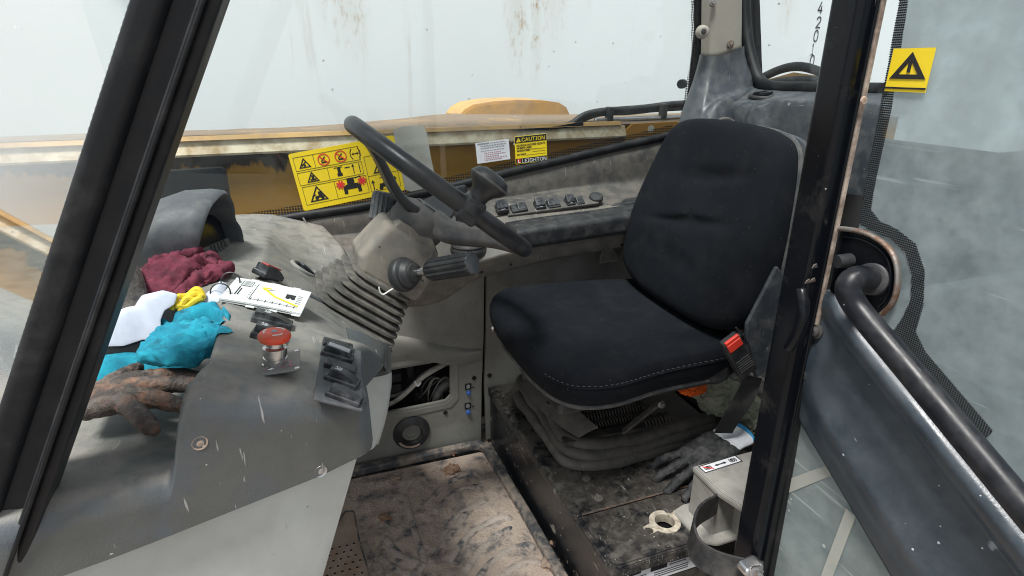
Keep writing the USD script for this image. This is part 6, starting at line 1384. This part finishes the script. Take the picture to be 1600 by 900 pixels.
# ================================================================== THINGS LYING ON THE DASHBOARD
def lay(pxpoly, H, seed, folds=.006, fscale=26, fdir=(1, .3), thick=.012, res=.0035, base=None, hem=None):
    """a crumpled cloth or paper lying on the dashboard: closed sheet over its real outline"""
    xy = np.array([hit(x, y)[:2] for x, y in pxpoly])
    pl = sg.Polygon(xy).buffer(.004).buffer(-.004)
    c, s = unit(fdir)
    bz = base or (lambda x, y: dash_h(x, y))
    def hf(x, y, d):
        u, v = (x * c + y * s), (-x * s + y * c)
        r = 1 - np.abs(2 * fbm(np.stack([u * fscale * .35, v * fscale, 0 * u + seed], -1), 3, seed) - 1)
        r2 = fbm(np.stack([u * fscale * 2, v * fscale * 3.5, 0 * u], -1), 2, seed + 4)
        e = 1 - np.exp(-d / thick)
        return bz(x, y) + .0015 + H * e * (.55 + .9 * fbm(np.stack([x * 12, y * 12, 0 * x], -1), 2, seed)) + folds * e * (ss(r, .45, 1) - .3) + folds * .45 * e * (r2 - .5)
    return sheet(pl, hf, res, 0, (lambda x, y: dash_h(x, y) - .006) if hem is None else (lambda x, y: hf(x, y, 0 * x) - hem))

# gloves with five fingers
def glove_mesh(palm, fingers, thumb, seed, res=.0045, wr=.011):
    """palm: (width, length, thickness); fingers: (x at knuckles, length, splay, curl, radius); local +y fingers, +z back of the hand"""
    w, l, t = palm; S_ = lambda p, r: Manifold.sphere(r, 12).translate([float(c) for c in p])
    parts_ = [Manifold.batch_hull([S_((sx * (w / 2 - t / 2), yy, 0), t / 2 * rr__) for sx in (-1, 1) for yy, rr__ in ((0, .92), (l * .5, 1.0), (l - t / 2, .9))])]
    for fx, fl, sp_, cu_, r in fingers + [thumb]:
        a_ = math.radians(sp_); isT = (fx, fl, sp_, cu_, r) == thumb
        p = np.array([fx, l - t * .6, 0.0]) if not isT else np.array([fx, l * .30, 0.0])
        seg = [fl * .42, fl * .33, fl * .25]; el = 0.0; pts = [p - np.array([math.sin(a_), math.cos(a_), 0]) * t * .5, p]; 
        for sgl in seg:
            el += math.radians(cu_) / 3
            p = p + sgl * np.array([math.sin(a_) * math.cos(el), math.cos(a_) * math.cos(el), -math.sin(el)]); pts.append(p)
        rs = [r * 1.1, r * 1.1, r * 1.0, r * .93, r * .80]
        for i in range(len(pts) - 1): parts_.append(Manifold.batch_hull([S_(pts[i], rs[i]), S_(pts[i + 1], rs[i + 1])]))
    m_ = Manifold.batch_boolean(parts_, m3.OpType.Add).refine_to_length(res)
    tm = as_tm(m_); tm.merge_vertices()
    trimesh.smoothing.filter_taubin(tm, lamb=.5, nu=.53, iterations=12)
    v = tm.vertices; nn = tm.vertex_normals
    tm.vertices = v + nn * (wr * .5 * (fbm(v * 38 + seed, 3, seed) - .5) + wr * .35 * (np.abs(fbm(v * np.array([60, 110, 60]) + seed, 2, seed + 3) - .5) * 2 - .3))[:, None]
    return tm
def rest_on(tm, zf, lift=.002):
    v = tm.vertices.copy(); v[:, 2] = np.maximum(v[:, 2], zf(v[:, 0], v[:, 1]) + lift); tm.vertices = v; return tm
ga, gb_ = P(240, 487, z=.862), P(330, 414, z=.862)
Mg = frame(ga, np.cross(gb_ - ga, [0, 0, 1.0]), z=(.1, -.2, 1)); Mg[:3, 3] += [0, 0, .016]
Lm = np.linalg.norm(gb_ - ga) * .56
mg = glove_mesh((.090, Lm, .050), [(-.030, Lm * .55, -6, 20, .0150), (-.010, Lm * .74, 0, 14, .0160), (.012, Lm * .70, 5, 22, .0155), (.030, Lm * .50, 10, 30, .0140)], (.044, Lm * .7, 16, 8, .015), 14, wr=.036)
mv = mg.vertices; mv[:, 2] += .020 * (fbm(np.c_[mv[:, 0] * 70, mv[:, 1] * 16, 0 * mv[:, 0]], 3, 5) - .5); mg.vertices = mv
solo('maroon_glove', rest_on(put(mg, Mg), lambda x, y: dash_h(x, y)), 'maroon_cloth', 'crumpled maroon cloth glove lying below the instrument pod', 'glove', smooth=75)
# white paper under the booklet, yellow twist, teal cloth
solo('paper_sheet', lay([(312, 492), (322, 462), (344, 440), (356, 446), (348, 470), (338, 474), (330, 490)], .006, 6, .002, 12, hem=.001), 'paper', 'loose white paper edge under the ring booklet', 'paper', smooth=60)
yg = thing('yellow_cord', 'tangled bright yellow cord between the maroon glove and the teal cloth', 'cord', hit(300, 485))
for k_, pts in enumerate(([(272, 494), (282, 482), (296, 474), (312, 470), (319, 476), (312, 486), (296, 490), (280, 496)], [(276, 490), (290, 486), (306, 478), (316, 474)], [(284, 496), (298, 484), (310, 482), (318, 480)])):
    part(yg, 'strand', tube([hit(*p) + [0, 0, .012 + .006 * ((i + k_) % 2)] for i, p in enumerate(pts)], .0045, 8, 40), 'yellow_cloth')
tealp = [(272, 520), (276, 500), (292, 494), (318, 480), (338, 474), (347, 486), (361, 494), (358, 502), (340, 508), (330, 520), (330, 545), (318, 562), (296, 578), (262, 588), (230, 600), (190, 606), (150, 610), (140, 570), (200, 562), (260, 566), (258, 540), (250, 520), (258, 508)]
teal_base = lambda x, y: np.maximum(dash_h(x, y), .838 + .0 * x)
tg_lay = lay(tealp, .024, 12, .020, 24, (.85, .5), thick=.016, base=lambda x, y: dash_h(x, y) + .010 * ss(-.13 - np.asarray(x), 0, .05))
ga, gb_ = P(262, 556, z=.868), P(328, 496, z=.872)
Mg = frame(ga, np.cross(gb_ - ga, [0, 0, 1.0]), z=(.2, -.25, 1)); Lt = np.linalg.norm(gb_ - ga) * .60
tg = glove_mesh((.080, Lt, .030), [(-.028, Lt * .34, -16, 40, .0135), (-.010, Lt * .42, -4, 34, .0140), (.010, Lt * .56, 8, 22, .0130), (.028, Lt * .30, 22, 50, .0130)], (.042, Lt * .36, 40, 40, .013), 24, wr=.026)
tv = tg.vertices; tv[:, 2] += .008 * (fbm(np.c_[tv[:, 0] * 60, tv[:, 1] * 18, 0 * tv[:, 0]], 3, 6) - .5); tg.vertices = tv
solo('teal_glove', [tg_lay, rest_on(put(tg, Mg), lambda x, y: dash_h(x, y))], 'teal_cloth', 'bright teal cloth glove draped over the tray edge', 'glove', smooth=70)
pb_ = lay([(140, 560), (150, 520), (198, 512), (232, 494), (262, 486), (284, 492), (280, 506), (264, 516), (258, 532), (260, 552), (264, 566), (232, 562), (201, 572), (150, 574)], .012, 21, .016, 26, (.9, -.3), thick=.02, base=lambda x, y: dash_h(x, y) + .030, hem=.0015)
solo('crumpled_paper', pb_, 'paper', 'crumpled white paper lying over the teal glove', 'paper', smooth=60)
bag = lay([(150, 545), (150, 470), (190, 440), (206, 432), (226, 444), (232, 462), (236, 500), (230, 520), (236, 530), (215, 538), (190, 545)], .045, 31, .018, 34, (.6, .8), thick=.02, base=lambda x, y: dash_h(x, y) + .02)
solo('plastic_bag', bag, 'dark_bag', 'dark crumpled dirty glove bundle beside the front pillar', 'bundle', smooth=60)

def rest_on(tm, zf, lift=.002):
    v = tm.vertices.copy(); v[:, 2] = np.maximum(v[:, 2], zf(v[:, 0], v[:, 1]) + lift); tm.vertices = v; return tm
FIVE = [(-.033, .070, -14, 26, .0105), (-.011, .080, -4, 22, .011), (.012, .076, 6, 24, .011), (.033, .060, 16, 30, .0095)]
# dirty brown glove in the tray, fingers to the right
ga, gb_ = P(140, 626, z=.845), P(222, 612, z=.845)
Mg = frame(ga, np.cross(gb_ - ga, [0, 0, 1.0]), z=(-.05, -.15, 1)); 
g = glove_mesh((.085, .070, .030), [(-.034, .078, -6, 22, .0140), (-.012, .082, 6, 16, .0150), (.014, .074, 26, 20, .0150), (.034, .066, 58, 26, .0145)], (-.046, .05, -62, 10, .013), 4, wr=.010)
g.apply_scale(.80); g = rest_on(put(g, Mg), lambda x, y: dash_h(x, y))
solo('brown_glove', g, 'brown_leather', 'stiff dirty brown work glove lying in the dashboard tray', 'glove', smooth=70)

# ring booklet with the load chart
bk4 = [hit(x, y, .006) for x, y in ((345, 437), (462, 460), (470, 497), (342, 473))]
Fbk = frame(bk4[3] + [0, 0, .002], bk4[2] - bk4[3], z=np.cross(bk4[2] - bk4[3], bk4[0] - bk4[3])); wb_ = np.linalg.norm(bk4[2] - bk4[3]); hb_ = np.linalg.norm(bk4[0] - bk4[3])
lb = thing('load_chart_booklet', 'laminated white load chart booklet on two wire rings, lying on the dashboard', 'booklet', bk4[3])
xx = np.linspace(0, wb_, 24); 
for i in range(4):
    z_ = .0012 * i + .0015 * np.sin(np.pi * xx / wb_) * (1 if i > 1 else .4) + .0015
    yo = .001 * (i % 2)
    Gp_ = np.stack([np.c_[xx, np.full(24, -.002 + yo), z_], np.c_[xx, np.full(24, hb_ * 1.02 - yo), z_]])
    part(lb, 'page', put(gridmesh(Gp_, (0, 0, .0006)), Fbk), 'laminate')
pz = lambda x: .0012 * 3 + .0015 * math.sin(math.pi * x / wb_) + .0015 + .0008
K, YL = Ink(), Ink()
for i in range(7): K.line([(wb_ * (.34 + .09 * i), hb_ * .12), (wb_ * (.34 + .09 * i), hb_ * .22)], .0009)
K.line([(wb_ * .32, hb_ * .16), (wb_ * .92, hb_ * .16)], .0006).line([(wb_ * .32, hb_ * .14), (wb_ * .32, hb_ * .85)], .0007)
for i in range(6): K.box(wb_ * .285, hb_ * (.2 + .11 * i), wb_ * .30, hb_ * (.215 + .11 * i))
YL.line([(wb_ * .92, hb_ * .22), (wb_ * .60, hb_ * .42), (wb_ * .40, hb_ * .72)], .0042).line([(wb_ * .40, hb_ * .72), (wb_ * .50, hb_ * .74)], .003)
K.line([(wb_ * .42, hb_ * .64), (wb_ * .55, hb_ * .70)], .001).box(wb_ * .72, hb_ * .50, wb_ * .84, hb_ * .66).disc(wb_ * .75, hb_ * .49, .003).disc(wb_ * .82, hb_ * .49, .003)
K.box(wb_ * .12, hb_ * .25, wb_ * .135, hb_ * .62).box(wb_ * .15, hb_ * .25, wb_ * .165, hb_ * .55).frame(wb_ * .12, hb_ * .66, wb_ * .26, hb_ * .9, .0007)
for i in range(4): K.box(wb_ * .14, hb_ * (.69 + .05 * i), wb_ * .24, hb_ * (.70 + .05 * i))
for i in range(5): K.box(wb_ * .87, hb_ * (.34 + .08 * i), wb_ * .93, hb_ * (.35 + .08 * i))
def drape(ink, mat_, nm, dz=0):
    t_ = ink.mesh(np.eye(4), .0003); t_ = t_.subdivide_to_size(wb_ / 12); t_.vertices[:, 2] += [pz(float(np.clip(x, 0, wb_))) + dz for x in t_.vertices[:, 0]]
    part(lb, nm, put(t_, Fbk), mat_, smooth=False)
drape(K, 'black_print', 'chart_print'); drape(YL, 'yellow_label', 'boom_drawing', .0004)
for fy in (.22, .78):
    tt = np.arange(26) * 2 * np.pi / 26
    part(lb, 'wire_ring', put(sweep(np.c_[-.004 + .0135 * np.cos(tt), hb_ * fy + .004 * np.sin(tt), .006 + .0125 * np.sin(tt)], circle(.0011, 6), True), Fbk), 'wire_black')
for fx in (.24, .52, .80):
    part(lb, 'index_tab', put(rbox(.012, .006, .0012, .0003), Fbk @ trimesh.transformations.translation_matrix([wb_ * fx, hb_ * 1.04, .005])), 'laminate')
    part(lb, 'index_tab', put(rbox(.012, .006, .0012, .0003), Fbk @ trimesh.transformations.translation_matrix([wb_ * min(.95, fx + .14), -.004, .003])), 'laminate')

# ================================================================== THINGS ON THE SEAT BOX
zf = lambda x, y: np.where((np.asarray(x) > .555) & (np.asarray(y) > 1.09), .262, ZB) + 0 * np.asarray(x)
ga, gb_ = P(1128, 692, z=.290), P(1046, 738, z=.262)
Mg = frame(ga, np.cross(gb_ - ga, [0, 0, 1.0]), z=(-.25, -.25, 1))
gm = glove_mesh((.108, .110, .030), [(-.040, .092, -8, 26, .0125), (-.014, .108, 4, 24, .0125), (.014, .106, 16, 26, .0125), (.040, .090, 34, 40, .0115)], (-.054, .080, -46, 6, .0135), 8, wr=.014)
bg = thing('black_glove', 'black coated work glove with white cuff and blue hem, fingers spread on the seat box', 'glove', (ga[0], ga[1], ZB))
part(bg, 'hand', put(gm, Mg), 'glove_black', smooth=70)
cf_ = pillow([(-.044, 0), (-.046, -.03), (-.050, -.062), (-.02, -.070), (.02, -.070), (.050, -.062), (.046, -.03), (.044, 0), (.0, .012)], [(0, -.012), (.8, -.013), (1, -.004), (1, .004), (.8, .011), (0, .012)], 60)
cf_.vertices += .004 * (fbm(cf_.vertices * 50, 3, 3) - .5)[:, None]
part(bg, 'cuff', put(cf_, Mg), 'glove_cuff', smooth=60)
part(bg, 'hem', put(tube([(-.050, -.060, 0), (-.02, -.071, .004), (.02, -.071, .004), (.050, -.060, 0)], .0065, 10, 24), Mg), 'cuff_blue')
def lump(c, r, seed, fold=.35, sub=5, fs=30):
    m_ = trimesh.creation.icosphere(sub, 1.0); v = m_.vertices
    f = 1 + fold * (np.abs(fbm(v * 2.2 + seed, 3, seed) - .5) * 2.4 - .35) + .12 * (fbm(v * 7 + seed, 3, seed + 2) - .5)
    m_.vertices = v * f[:, None] * np.array(r) + c; return m_
solo('green_rag', [lump(P(1128, 620, z=.345) + [0, .0, 0], (.075, .06, .050), 3), lump(P(1168, 650, z=.30), (.06, .06, .055), 9)], 'green_rag', 'faded green towelling rag stuffed beside the seat', 'rag', smooth=70)
solo('orange_cloth', lump(P(1082, 606, z=.40), (.040, .03, .018), 5, .5, 4), 'orange_cloth', 'scrap of bright orange cloth under the seat', 'cloth', smooth=70)
solo('red_cloth', lump(P(1166, 684, z=.245), (.020, .03, .014), 7, .5, 4), 'maroon_cloth', 'small dark red cloth between glove and door pillar', 'cloth', smooth=70)
